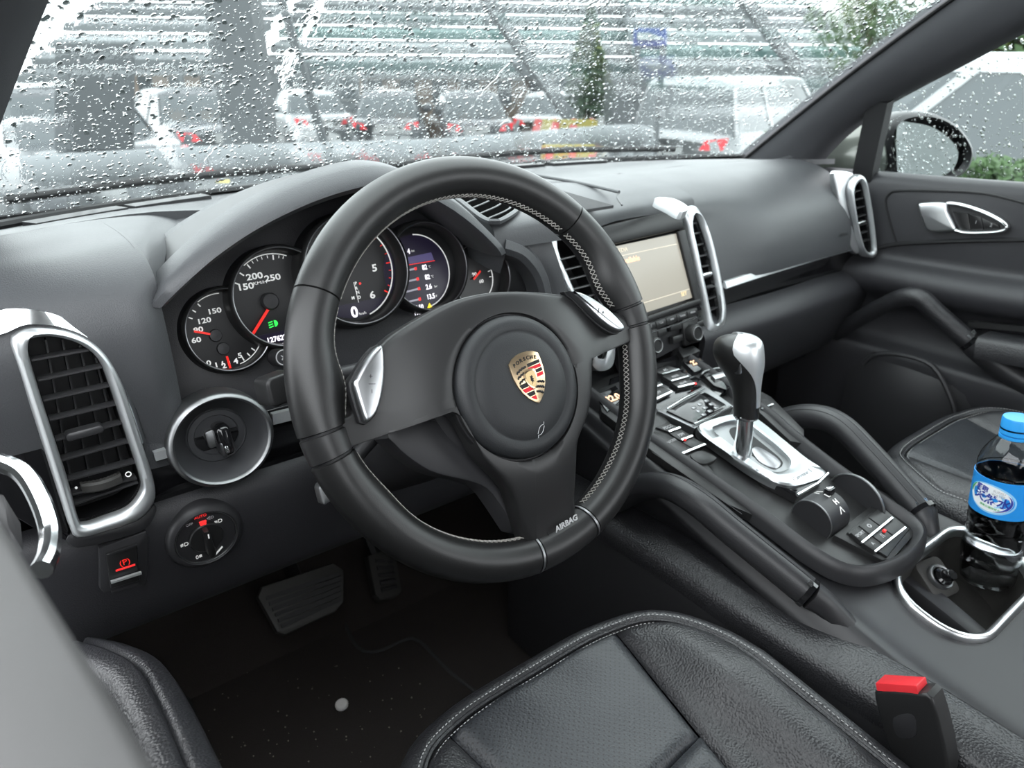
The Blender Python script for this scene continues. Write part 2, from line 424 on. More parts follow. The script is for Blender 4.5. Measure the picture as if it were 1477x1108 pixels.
    def ip(d, q):
        lo = []; a = R(d); dd = (d+180) % 360-180
        bulge = .009*math.exp(-((abs(dd)-77)/9)**2)+.003*math.exp(-((abs(dd)-112)/10)**2)
        x = (RA+.0003)*math.cos(q); y = (RB+.0003)*math.sin(q); x -= bulge*(math.cos(q)**2); y *= 1+bulge*8
        return WF.P((RC+x)*math.sin(a), (RC+x)*math.cos(a), y)
    for d0, d1 in ((-51, 51), (53, 87), (-87, -53), (97, 167), (193, 263)):
        d = d0
        while d < d1-1.5:
            qa, qb = R(180-19), R(180-2)
            m.add(*tube([ip(d, qa), ip(d+.7, (qa+qb)/2), ip(d+1.5, qb)], .00042, 4)); m.add(*tube([ip(d+1.5, qa), ip(d+.8, (qa+qb)/2), ip(d, qb)], .00042, 4))
            d += 1.75
    tag(m.build('stitching', 'thread', t), kind='stuff')
    return t
build_wheel()

def build_column():
    t = thing('steering_column', 'black steering column housing behind the wheel hub', 'steering column', WF.P(0, 0, -.1))
    L = []
    for c, cy, rx, ry in ((-.050, -.012, .058, .056), (-.056, -.014, .066, .064), (-.10, -.022, .070, .066), (-.17, -.036, .080, .070), (-.27, -.05, .085, .07)):
        L.append([WF.P(rx*math.copysign(abs(math.sin(q))**.75, math.sin(q)), cy+ry*math.copysign(abs(math.cos(q))**.75, math.cos(q)), c) for q in [2*math.pi*i/40 for i in range(40)]])
    mesh('shroud', *loft(L, True, True, True), 'soft_black', t, 50)
    # indicator stalk with ribbed end
    e = at(402, 560, 'Y', .115); s = V((-.05, .10, .69))
    mesh('stalk', *tube([s, s.lerp(e, .6), e], [.009, .008, .010], 14), 'soft_black', t)
    SF = Frame(e, (1, .15, .05), (0, .3, 1))
    mesh('stalk_end', *prism([SF.P(x, y, .012) for x, y in rrect(.030, .026, .006)], SF.n, .028, .003, 3), 'satin_black', t)
    # wiper stalk, mirrored on the right, mostly behind the rim
    e2 = V((.125, .11, .665)); mesh('stalk', *tube([V((.05, .10, .68)), e2], [.009, .008], 14), 'soft_black', t)
    # cruise lever below
    e3 = at(470, 708, 'Y', .09); mesh('cruise_lever', *tube([V((-.05, .10, .64)), e3], [.008, .007], 12), 'soft_black', t)
    EF = Frame(e3, (1, .1, .3), (0, .4, 1)); mesh('lever_tip', *prism([EF.P(x, y, .006) for x, y in rrect(.016, .02, .004)], EF.n, .014, .002), 'grey_metal', t)
build_column()

# ================================================================== dashboard
XC = .42                                            # centre line of the car
FP = tilted((0, .284, .696), 18)                     # fascia / gauge plane
ST = tilted((0, .222, .55), 18)                     # centre stack plane
VL = tilted((0, .200, .66), 6)                      # left outer vent plane
def ws_base(X):
    """foot of the windscreen"""
    k = (X-.375)/.70; return V((X, .745-.17*k*k-.03*k**4, .752+.018*max(0, -k)))

def cut(vf, fr, px, depth=.08, uv=False):
    """open a patch where an outline on plane fr is let in"""
    vs, fs = vf; poly = px if uv else [fr.uv(x, y) for x, y in px]
    def inside(a, b):
        c = False
        for (x1, y1), (x2, y2) in zip(poly, poly[1:]+poly[:1]):
            if (y1 > b) != (y2 > b) and a < (x2-x1)*(b-y1)/(y2-y1)+x1: c = not c
        return c
    out = []
    for f in fs:
        m = sum((vs[i] for i in f), V((0, 0, 0)))/len(f)-fr.o
        if abs(m.dot(fr.n)) < depth and inside(m.dot(fr.u), m.dot(fr.v)): continue
        out.append(f)
    return vs, out
VENT_L_CUT = [(22, 486), (48, 477), (95, 481), (135, 500), (158, 530), (180, 580), (208, 680), (210, 712), (190, 738), (112, 762), (92, 720), (60, 622), (36, 545)]
VENT_R_CUT = [(986, 306), (992, 301), (1001, 304), (1008, 321), (1019, 356), (1029, 399), (1036, 442), (1037, 460), (1032, 470), (1026, 478), (1020, 470), (1016, 448), (1008, 410), (998, 366), (990, 330)]
VENT_E_CUT = [(1224, 272), (1231, 258), (1238, 255), (1245, 265), (1251, 292), (1257, 332), (1259, 362), (1256, 369), (1246, 366), (1240, 352), (1232, 318)]
def build_dash():
    t = thing('dashboard', 'dark grey leather-look dashboard stretching across under the windscreen', 'dashboard', (.4, .4, 0), kind='structure')
    del t['category']
    # ---- rear shelf below the glass, full width
    Xs = [-.40, -.33, -.25, -.16, -.05, .08, .2, .32, .42, .55, .7, .85, .97, 1.06, 1.12]
    rows = []
    for f, dz in ((0, 0), (.35, .006), (.7, .012), (1, .017)):
        r = []
        for X in Xs:
            b = ws_base(X); Yf = .46 if X < .9 else .46-.1*((X-.9)/.2)
            if X < -.2: Yf = .46-.08*min(1, (-.2-X)/.15)
            y = b.y+(min(Yf, b.y-.03)-b.y)*f; r.append(V((X, y, b.z+dz+(.006 if X < -.1 else 0)*f)))
        rows.append(r)
    rear = rows[-1]
    mesh('dash_top', *thick(patch(rows, 3, 2), .01, (0, 0, 1)), 'dash_skin', t, 45)
    # dark gasket strip at the glass foot
    mesh('glass_gasket', *tube([ws_base(-.40+1.52*i/40)+V((0, .004, .004)) for i in range(41)], .006, 8), 'deep_black', t)
    # demist slot strip
    for i, (xa, xb) in enumerate(((-.28, -.17), (-.16, -.05), (.5, .62), (.64, .76))):
        pts = [ws_base(xa+(xb-xa)*k/6)+V((0, -.035, .0075)) for k in range(7)]
        mesh('demist_slot', *sweep(pts, [(-.012, -.004), (.012, -.004), (.012, .001), (-.012, .001)], (0, 0, 1)), 'soft_black', t)
    # ---- left pad: top, roll and face down to the trim strip
    def rr(X): 
        j = min(range(len(Xs)), key=lambda i: abs(Xs[i]-X)); a = min(range(len(Xs)-1), key=lambda i: 0 if Xs[i] <= X <= Xs[i+1] else 1)
        k = (X-Xs[a])/(Xs[a+1]-Xs[a]); return rear[a].lerp(rear[a+1], k)
    LX = [-.395, -.35, -.30, -.26, -.235, -.218]
    mesh('hood_bridge', *thick(patch([[rr(X)-V((0, 0, d)) for X, d in ((-.222, 0), (-.19, .001), (-.16, .004), (-.13, .012))], [V((X, .33, z)) for X, z in ((-.222, .797), (-.205, .796), (-.192, .792), (-.178, .778))], [V((X, .265, z)) for X, z in ((-.222, .795), (-.216, .793), (-.210, .788), (-.200, .770))], [V((X, .222, z)) for X, z in ((-.222, .780), (-.2195, .777), (-.217, .770), (-.213, .757))]], 4, 6), .004, (0, 0, 1)), 'dash_skin', t, 45)
    rows = []
    for y, z in ((None, None), (.33, .797), (.265, .795), (.222, .780), (.203, .750), (.198, .70), (.199, .65), (.201, .60)):
        r = []
        for X in LX:
            if y is None: r.append(rr(X))
            else:
                e = (X+.218)/-.177
                yy = y + .012*(1 if X > -.225 else 0)*(z < .78)
                r.append(V((X, yy, z-.012*e*(z > .74))))
        rows.append(r)
    mesh('upper_pad', *thick(cut(patch(rows, 12, 10), VL, VENT_L_CUT), .006, (0, -1, 1)), 'dash_skin', t, 45)
    # ---- passenger pad and centre top
    rows = []
    PX = [.165, .22, .30, .42, .55, .615, .66, .75, .85, .95, 1.035]
    PR = ((None, None), (.40, .772), (.335, .764), (.29, .742), (.258, .712), (.240, .675), (.232, .640), (.230, .616))
    CRr = ((None, None), (.40, .775), (.34, .770), (.31, .763), (.292, .757), (.284, .752), (.281, .746), (.280, .738))
    for (yp, zp), (yc, zc) in zip(PR, CRr):
        r = []
        for X in PX:
            if yp is None: r.append(rr(X)); continue
            k = 0 if X < .57 else 1
            if X < .31: yy, zz = {.40: (.40, .777), .34: (.345, .777), .31: (.298, .777), .292: (.260, .776), .284: (.240, .772), .281: (.230, .763), .280: (.227, .742)}[yc]
            else: yy, zz = (yp, zp) if k else (yc, zc)
            if .6 < X < .72: yy = yy+((.222+(zz-.55)*.325+.006)-yy)*(.9 if X < .65 else .7)*(zz < .75)
            r.append(V((X, yy, zz)))
        rows.append(r)
    # split at the chrome spear so the centre stays flat
    ci = PX.index(.615)
    mesh('centre_pad', *thick(patch([r[:ci+1][:-1]+[V((.598, r[ci-1].y, r[ci-1].z))] for r in rows], 3, 3), .01, (0, -.5, 1)), 'dash_skin', t, 45)
    PRX = [r[ci:] for r in rows]; PRX = [[V((.606, q[0].y, q[0].z))]+q for q in PRX]
    pp = mesh('passenger_pad', *thick(cut(patch(PRX, 14, 8), ST, VENT_R_CUT), .005, (0, -1, 1)), 'dash_skin', t, 45)
    text('airbag_mark', 'AIRBAG', Frame((.985, .2315, .652), (1, 0, 0), (0, .3, 1)), 0, 0, .009, 'soft_black', pp, c=.003)
    # centre speaker / shelf edge lines
    zz = lambda X, Y: .772
    ln = [at(x, y, 'Z', .776) for x, y in ((700, 238), (760, 250), (830, 262), (893, 276))]
    mesh('shelf_ridge', *tube(cr([p-V((0, 0, .001)) for p in ln], 4), .0025, 8), 'dash_skin', t)
    ln2 = [at(x, y, 'Z', .773) for x, y in ((893, 276), (890, 285), (897, 296))]
    mesh('shelf_crease', *tube(cr(ln2, 4), .0012, 8), 'dash_low', t)
    sp = [at(x, y, 'Z', .7735) for x, y in ((800, 272), (885, 296), (820, 306), (800, 300))]
    mesh('speaker_grille', *prism(sp, (0, 0, 1), .004, .0006), mat('speaker_mesh', (.03, .03, .032), .7, bump=('leather', 1800, .8, .001)), t)
    # ---- trim strip under passenger pad
    a = at(1044, 411, 'X', .640); b = at(1226, 357, 'X', 1.03)
    st = [a+V((.0, -.002, 0)), a.lerp(b, .33)+V((0, .002, 0)), a.lerp(b, .66)+V((0, .002, 0)), b]
    mesh('trim_strip', *sweep(cr(st, 5), [(-.004, -.004), (.003, -.006), (.005, -.004), (.000, .006), (-.004, .006)], (0, 0, 1)), 'satin_silver', t)
    # dark gloss band under it and glove box
    rows = [[V((X, y, z)) for X in (.57, .72, .88, 1.04, 1.09)] for y, z in ((.240, .612), (.250, .595), (.252, .565))]
    mesh('gloss_band', *thick(patch(rows, 3, 2), .006, (0, -1, 0)), 'gloss_black', t)
    rows = [[V((X, y-.01*(1-abs(X-.8)/.25), z)) for X in (.575, .66, .8, .95, 1.09)] for y, z in ((.256, .568), (.232, .560), (.214, .545), (.210, .525), (.222, .47), (.25, .41), (.32, .37), (.46, .36))]
    gb = mesh('glove_box', *thick(patch(rows, 3, 3), .012, (0, -1, 0)), 'dash_low', t, 45)
    # ---- cluster hood
    lip_px = [(219, 446), (236, 424), (262, 396), (300, 361), (350, 325), (400, 297), (445, 277), (490, 262), (540, 252), (590, 258), (636, 283), (680, 316), (714, 349), (724, 362)]
    N = len(lip_px)
    lip = [at(x, y, 'Y', .200+(.018 if i > 9 else 0)) for i, (x, y) in enumerate(lip_px)]
    lip = [V((p.x, .198+.012*abs(2*i/(N-1)-1)**3, p.z)) for i, p in enumerate(lip)]
    lip = resample(cr(lip, 4), 56); n = len(lip)
    apex = V((-.02, .2, .70))
    def arc(fn): return [fn(i/(n-1), p) for i, p in enumerate(lip)]
    def bump(s): return math.sin(math.pi*s)**.8
    L = [
        arc(lambda s, p: p+(apex-p).normalized()*.012+V((0, .16, -.004*bump(s)))),
        arc(lambda s, p: p+(apex-p).normalized()*.016+V((0, .03, 0))),
        arc(lambda s, p: p+(apex-p).normalized()*.015+V((0, .006, 0))),
        arc(lambda s, p: p+(apex-p).normalized()*.009+V((0, -.003, 0))),
        arc(lambda s, p: p+V((0, 0, -.001))),
        arc(lambda s, p: p+V((0, .012, .006*bump(s)+.001))),
        arc(lambda s, p: p+V((0, .04, .008*bump(s)+.002))),
    ]
    def back(f):
        def fn(s, p):
            X = p.x+(.04 if s < .5 else 0)*f*(1-s)*2
            q = V((X, p.y+(.49-p.y)*f, 0)); fl = .777
            zt = p.z+.008*bump(s); e = f*f*(3-2*f)
            q.z = max(zt+(fl-zt)*e, .765-.02*(1-f) if .03 < s < .97 else zt+(fl-zt)*e); return q
        return fn
    for f in (.3, .5, .7, .85, 1.0): L.append(arc(back(f)))
    L = [[l[0]-V((0, 0, .03))]+l+[l[-1]-V((0, 0, .03))] if i > 4 else [l[0].copy()]+l+[l[-1].copy()] for i, l in enumerate(L)]
    mesh('cluster_hood', *loft(L, False), 'dash_skin', t, 60)
    # side cheeks of the hood
    mesh('cluster_cowl', *loft([arc(lambda s, p: p+(apex-p).normalized()*.010+V((0, .012, 0))), arc(lambda s, p: p+(apex-p).normalized()*.012+V((0, .14, 0)))], False), 'soft_black', t)
    # ---- fascia plate round the gauges
    fpx = [(200, 430), (262, 600), (250, 640), (420, 700), (640, 620), (800, 500), (800, 410), (745, 340), (600, 240), (400, 280)]
    mesh('fascia', *prism(FP.pxs([(214, 440), (262, 582), (262, 640), (480, 660), (790, 510), (785, 420), (760, 372), (700, 330), (560, 270), (380, 300)]), FP.n, .01, .001), 'dash_low', t)
    # curved shoulder right of gauges running down from the hood foot
    sh = [at(x, y, 'Y', .235) for x, y in ((722, 352), (752, 364), (775, 392), (785, 425), (790, 470))]
    mesh('fascia_shoulder', *sweep(cr(sh, 5), [(-.01, -.02), (.012, -.02), (.012, .004), (.006, .010), (-.004, .010), (-.01, .004)], (0, -1, .3)), 'dash_skin', t)
    # wall between shoulder and centre vent
    sh2 = [at(x, y, 'Y', .25) for x, y in ((735, 330), (775, 335), (790, 400), (800, 470))]
    rows = [[at(x, y, 'Y', Y) for x, y, Y in r] for r in (
        [(700, 318, .31), (735, 318, .30), (775, 312, .29), (800, 308, .285)],
        [(724, 352, .25), (750, 345, .25), (775, 335, .25), (790, 330, .245)],
        [(760, 375, .235), (772, 368, .235), (786, 362, .232), (800, 360, .23)],
        [(780, 430, .23), (795, 425, .23), (806, 420, .226), (818, 420, .224)],
        [(790, 500, .225), (805, 500, .225), (822, 500, .222), (835, 500, .22)])]
    mesh('fascia_wall', *thick(patch(rows, 3, 4), .006, (0, -1, .3)), 'dash_skin', t)
    # corner defroster grille beside the hood: frame and slats
    gp = [at(x, y, 'Z', .780) for x, y in ((640, 272), (668, 270), (700, 276), (748, 294), (722, 318), (700, 316), (668, 292))]
    G = resample(cr(gp, 4, True), 40, True)
    dg = mesh('defroster_grille', *prism([p-V((0, 0, -.0016)) for p in G], (0, 0, 1), .004), 'void_black', t)
    tag(mesh('grille_frame', *ring(G, V((0, 0, 1)), [(-.001, -.003), (.003, -.003), (.004, .001), (.001, .003), (-.001, .0025)]), 'dash_skin', t))
    for (x0, y0), (x1, y1) in (((650, 281), (672, 271)), ((662, 287), (684, 272)), ((672, 294), (698, 274)), ((682, 301), (712, 278)), ((693, 309), (726, 283)), ((705, 316), (740, 289))):
        p0, p1 = at(x0, y0, 'Z', .781), at(x1, y1, 'Z', .781); md = p0.lerp(p1, .5)+(p1-p0).cross(V((0, 0, 1)))*.08
        mesh('grille_slat', *sweep(cr([p0, md, p1], 4), [(-.0012, -.002), (.0012, -.002), (.0012, .0016), (-.0012, .0016)], (0, 0, 1)), 'dash_skin', t)
    # ---- trim line + gloss panel round the ignition, knee panel
    rows = [[V((X, y, z-.02*max(0, X+.05))) for X in (-.262, -.22, -.15, 0, .12, .25)] for y, z in ((.213, .622), (.207, .610), (.207, .56), (.215, .555))]
    mesh('gloss_panel', *thick(patch(rows, 3, 2), .008, (0, -1, 0)), 'gloss_black', t)
    a, b = at(222, 658, 'Y', .196), at(248, 650, 'Y', .196); mesh('trim_accent', *bar(a, b, .009, .006, (0, -1, 0)), 'satin_silver', t)
    a, b = at(392, 604, 'Y', .203), at(470, 585, 'Y', .203); mesh('trim_accent', *bar(a, b, .012, .006, (0, -1, 0)), 'satin_silver', t)
    rows = [[V((X, y+.03*max(0, X-.05), z-.015*max(0, X+.1))) for X in (-.395, -.3, -.2, -.1, 0, .12, .25)] for y, z in ((.220, .566), (.203, .558), (.194, .54), (.196, .50), (.205, .455), (.225, .415), (.26, .395), (.36, .385))]
    mesh('knee_panel', *thick(patch(rows, 3, 3), .012, (0, -1, 0)), 'dash_low', t, 45)
    # under-dash filler, dark
    mesh('under_tray', *box((-.40, .30, .36), (1.5, 0, 0), (0, .35, 0), (0, 0, .02)), 'deep_black', t)
    mesh('dash_core', *box((-.39, .31, .40), (1.47, 0, 0), (0, .25, 0), (0, 0, .30)), 'deep_black', t)
    # end cap on the driver's side
    mesh('end_cap', *prism([V((-.392, y, z)) for y, z in ((.215, .77), (.27, .79), (.45, .77), (.45, .42), (.26, .41), (.205, .46), (.2, .6))], (-1, 0, 0), .004), 'soft_black', t)
    return t
DASH = build_dash()

# ------------------------------------------------------------------ gauges
def build_cluster():
    t = thing('instrument_cluster', 'cluster of five round black dials with red needles behind the wheel', 'instrument cluster', FP.o)
    G = [(-.150, -.004, .0435, .0220), (-.088, .019, .054, .0265), (.001, .034, .0635, .0310), (.095, .023, .054, .0265), (.170, -.002, .0445, .0220)]
    nm = ['oil_gauge', 'speedometer', 'tachometer', 'display_gauge', 'fuel_gauge']
    over = {0: [1], 1: [2], 2: [], 3: [2], 4: [3]}     # which rim stands in front of which
    def hidden(i, p, k=1.03):
        q = p-FP.o; u, v = q.dot(FP.u), q.dot(FP.v); return any(math.hypot(u-G[j][0], v-G[j][1]) < G[j][2]*k for j in over[i])
    def clip(i, vf): vs, fs = vf; return vs, [f for f in fs if not hidden(i, sum((vs[k] for k in f), V((0, 0, 0)))/len(f))]
    D = []
    for gi, ((a, b, r, h), name) in enumerate(zip(G, nm)):
        d = mesh(name, *clip(gi, lathe(FP, a, b, [(r*.93*k/10+1e-4, .003) for k in range(11)]+[(r*.93, 0)], 72, False)), 'dial', t)
        mesh('gauge_bezel', *clip(gi, lathe(FP, a, b, [(r*.925, .002), (r*.93, h*.55), (r*.955, h*.92), (r*.985, h), (r*1.02, h*.97), (r*1.045, h*.75), (r*1.06, 0)], 120, False)), 'satin_black', d, 60)
        mesh('bezel_edge', *clip(gi, tube(circ(FP, a, b, r*.972, h*.975, 120), .0008, 6, True)), 'dark_chrome', d)
        D.append((d, a, b, r))
    def arcline(p, a, b, r, d0, d1, w, material='white_print', name='scale_arc'):
        k = max(6, int(abs(d1-d0)/4)); mesh(name, *tube([FP.P(a+r*math.sin(R(d0+(d1-d0)*i/k)), b+r*math.cos(R(d0+(d1-d0)*i/k)), .0036) for i in range(k+1)], w, 5), material, p)
    def ticks(p, a, b, r, ds, l, w, material='white_print'):
        m = MB()
        for d in ds:
            s, c = math.sin(R(d)), math.cos(R(d)); m.add(*bar(FP.P(a+(r-l)*s, b+(r-l)*c, .0036), FP.P(a+r*s, b+r*c, .0036), w, .0005, FP.n))
        m.build('scale_ticks', material, p)
    def needle(p, a, b, d, r0, r1, w=.0011):
        s, c = math.sin(R(d)), math.cos(R(d))
        mesh('needle', *sweep([FP.P(a+r0*s, b+r0*c, .0075), FP.P(a+r1*s, b+r1*c, .0065)], [(-w, -.0006), (w, -.0006), (w*.8, .0006), (-w*.8, .0006)], FP.n), 'red_needle', p)
        mesh('needle_hub', *lathe(FP, a, b, [(1e-4, .010), (.007, .0098), (.0085, .008), (.009, .003)], 28), 'soft_black', p)
    # oil temperature / pressure
    d, a, b, r = D[0]
    for s, x, y in (('150', 309, 449), ('120', 294, 463), ('90', 286, 476), ('60', 283, 491), ('0', 301, 524), ('1', 312, 527), ('2', 323, 528), ('4', 340, 521), ('5', 346, 513)):
        u, v = FP.uv(x, y, .003); text('numeral', s, FP, u, v, .0074, 'white_print', d, c=.0035, bold=True, sx=1.3)
    ticks(d, a, b, r*.86, (-32, -45, -58), .004, .0012); ticks(d, a, b, r*.86, (138, 150, 162, 174, 186, 198), .0045, .0012)
    arcline(d, a, b, r*.89, -30, 5, .0005); arcline(d, a, b, r*.89, 128, 170, .0006)
    for hx, tx in (((303, 482), (280, 478)), ((327, 514), (334, 537))):
        p0, p1 = FP.uv(*hx, .006), FP.uv(*tx, .006)
        mesh('needle', *bar(FP.P(*p0, .0065), FP.P(*p1, .0060), .0021, .0012, FP.n), 'red_needle', d)
    for x, y in ((322, 503), (311, 484)):
        u, v = FP.uv(x, y, .004); mesh('needle_hub', *lathe(FP, u, v, [(1e-4, .0065), (.006, .006), (.0068, .0035)], 24), 'soft_black', d)
    # speedometer
    d, a, b, r = D[1]
    for s, x, y in (('200', 367, 399), ('250', 393, 401), ('150', 354, 414)):
        u, v = FP.uv(x, y, .003); text('numeral', s, FP, u, v, .0092, 'white_print', d, c=.0035, bold=True, sx=1.3)
    u, v = FP.uv(375, 408, .003); text('unit_text', 'KM/H', FP, u, v, .0048, 'white_print', d, c=.0035, sx=1.3)
    ticks(d, a, b, r*.86, (-60, -45, -30, 0+8), .0052, .0014); ticks(d, a, b, r*.86, (-22, -15, -8, 0, 16, 22), .003, .0007)
    arcline(d, a, b, r*.885, -34, 26, .0006)
    u0, v0 = FP.uv(390, 441, .008); u1, v1 = FP.uv(363, 485, .007)
    mesh('needle', *bar(FP.P(u0, v0, .008), FP.P(u1, v1, .0065), .0028, .0013, FP.n), 'red_needle', d)
    mesh('needle_hub', *lathe(FP, u0+.001, v0+.0045, [(1e-4, .011), (.008, .0105), (.0095, .0085), (.0095, .003)], 30), 'soft_black', d)
    u, v = FP.uv(394, 467, .003)
    lamp = MB(); lamp.add(*prism([FP.P(u+.0012+.0042*math.sin(q)*(.9), v+.0036*math.cos(q), .0038) for q in [math.pi*i/10 for i in range(11)]], FP.n, .0006))
    for k in (-1, 0, 1): lamp.add(*bar(FP.P(u-.0052, v+k*.0026-.0008, .0036), FP.P(u-.0004, v+k*.0026, .0036), .0012, .0005, FP.n))
    lamp.build('headlamp_light', 'green_glow', d)
    u, v = FP.uv(396, 488, .003); mesh('trip_display', *prism([FP.P(a+r*.9*math.sin(q), b+r*.9*math.cos(q), .0034) for q in [R(138+84*i/16) for i in range(17)]], FP.n, .0006), 'cluster_lcd', d)
    text('odometer', '127622', FP, FP.uv(399, 489, .003)[0], FP.uv(399, 489, .003)[1], .0080, 'white_glow', d, c=.0038, bold=True, sx=.95)
    text('trip_meter', '10.2', FP, FP.uv(410, 499, .003)[0], FP.uv(410, 499, .003)[1], .0085, 'white_glow', d, c=.0038, bold=True)
    # tachometer
    d, a, b, r = D[2]
    for s, x, y in (('5', 540, 387), ('6', 537, 426), ('4', 520, 350)):
        u, v = FP.uv(x, y, .003); text('numeral', s, FP, u, v, .0115, 'white_print', d, c=.0035, bold=True, sx=1.2)
    arcline(d, a, b, r*.87, 10, 165, .0009)
    ticks(d, a, b, r*.85, (40, 88, 127), .005, .0015, 'red_needle'); ticks(d, a, b, r*.85, (52, 64, 76, 98, 108, 118, 30), .003, .0008, 'red_needle')
    mesh('speed_display', *prism([FP.P(a+r*.86*math.sin(q), b+r*.86*math.cos(q), .0034) for q in [R(132+96*i/16) for i in range(17)]], FP.n, .0006), 'cluster_lcd', d)
    u, v = FP.uv(511, 451, .003); text('speed_digit', '0', FP, u, v, .0175, 'white_glow', d, c=.0038, bold=True)
    u, v = FP.uv(523, 452, .003); text('unit_text', 'km/h', FP, u, v, .0045, 'white_print', d, c=.0038)
    for i, (s, x, y) in enumerate((('P', 513, 409), ('R', 514, 416), ('N', 516, 422), ('D', 518, 429), ('M', 509, 430))):
        u, v = FP.uv(x, y, .003); text('gear_letter', s, FP, u, v, .0050, 'white_print', d, c=.0035, bold=True)
    u, v = FP.uv(519, 409, .003); mesh('gear_dot', *lathe(FP, u, v, [(1e-4, .0042), (.0014, .004), (.0014, .0034)], 12), 'red_glow', d)
    u, v = FP.uv(515, 419, .003); mesh('gear_line', *bar(FP.P(u-.0022, v+.010, .0036), FP.P(u-.0015, v-.014, .0036), .0006, .0004, FP.n), 'white_print', d)
    # display gauge
    d, a, b, r = D[3]
    rl = r*.84; q = lambda lo, hi, n=24: [R(lo+(hi-lo)*i/n) for i in range(n+1)]
    mesh('lcd', *prism([FP.P(a-.006+rl*math.sin(x), b-.004+rl*math.cos(x), .0034) for x in q(0, 350, 40)], FP.n, .0006), 'cluster_lcd', d)
    arcline(d, a-.006, b-.004, rl, 5, 170, .0008)
    bx = lambda x, y: FP.uv(x, y, .003)
    p = [FP.px(x, y, .0039) for x, y in ((584, 372), (622, 364), (626, 375), (584, 382))]; mesh('lcd_band', *prism(p, FP.n, .0003), 'cluster_band', d)
    m = MB(); m.add(*bar(FP.px(584, 383, .004), FP.px(627, 376, .004), .0009, .0003, FP.n)); m.build('lcd_line', 'red_glow', d)
    for s, x, y, sz in (('4', 589, 363, .0088), ('82', 612, 386, .0085), ('82', 616, 400, .0085), ('2.6', 618, 414, .0085), ('13.5', 621, 428, .0085), ('15:50', 603, 444, .0080), ('19.0', 602, 451.5, .0075)):
        u, v = bx(x, y); text('lcd_number', s, FP, u, v, sz, 'white_glow', d, c=.0039, bold=True, sx=.82)
    for s, x, y in (('km', 595, 362), ('°C', 619, 385), ('°C', 623, 399), ('bar', 628, 413), ('V', 629, 427), ('°C', 611, 450)):
        u, v = bx(x, y); text('lcd_unit', s, FP, u, v, .0042, 'white_print', d, c=.0039, sx=.8)
    for i, (x, y) in enumerate(((592, 389), (595, 404), (597, 418), (598, 433))):
        u, v = bx(x, y); mesh('lcd_bar', *bar(FP.P(u-.012, v-.0006, .0039), FP.P(u+.005, v, .0039), .0022, .0003, FP.n), mat('lcd_grey', (.3, .3, .34), .4, emit=(.35, .34, .4), es=.5), d)
        mesh('lcd_marker', *bar(FP.P(u+.005, v, .0040), FP.P(u+.0085, v+.0002, .0040), .0038, .0003, FP.n), 'red_glow', d)
    u, v = bx(619, 443); mesh('warning_light', *prism([FP.P(u+x, v+y, .0041) for x, y in ((-.0055, -.004), (.0055, -.004), (.001, .005))], FP.n, .0005), 'yellow_glow', d)
    # fuel / coolant
    d, a, b, r = D[4]
    for s, x, y in (('90', 684, 396), ('60', 694, 406), ('E', 663, 441)):
        u, v = FP.uv(x, y, .003); text('numeral', s, FP, u, v, .0062, 'white_print', d, c=.0035, bold=True, sx=1.15)
    arcline(d, a-.004, b, r*.72, 20, 150, .0008); ticks(d, a-.004, b, r*.68, (45, 60, 80, 95), .0035, .001)
    p0, p1 = FP.uv(683, 403, .006), FP.uv(693, 391, .006); mesh('needle', *bar(FP.P(*p0, .0065), FP.P(*p1, .006), .0022, .0012, FP.n), 'red_needle', d)
    p0, p1 = FP.uv(684, 431, .006), FP.uv(678, 434, .006); mesh('needle', *bar(FP.P(*p0, .0065), FP.P(*p1, .006), .0022, .0012, FP.n), 'red_needle', d)
    # trip knob under the speedometer
    e = at(404, 516, 'Y', .235); KF = Frame(e, (1, 0, 0), (0, .3, 1))
    kn = mesh('trip_knob', *lathe(KF, 0, 0, [(1e-4, .012), (.0085, .0115), (.0095, .010), (.0095, -.012)], 24), 'soft_black', t)
    text('knob_mark', '⊗', KF, 0, 0, .012, 'dim_print', kn, c=.0122)
    return t
build_cluster()

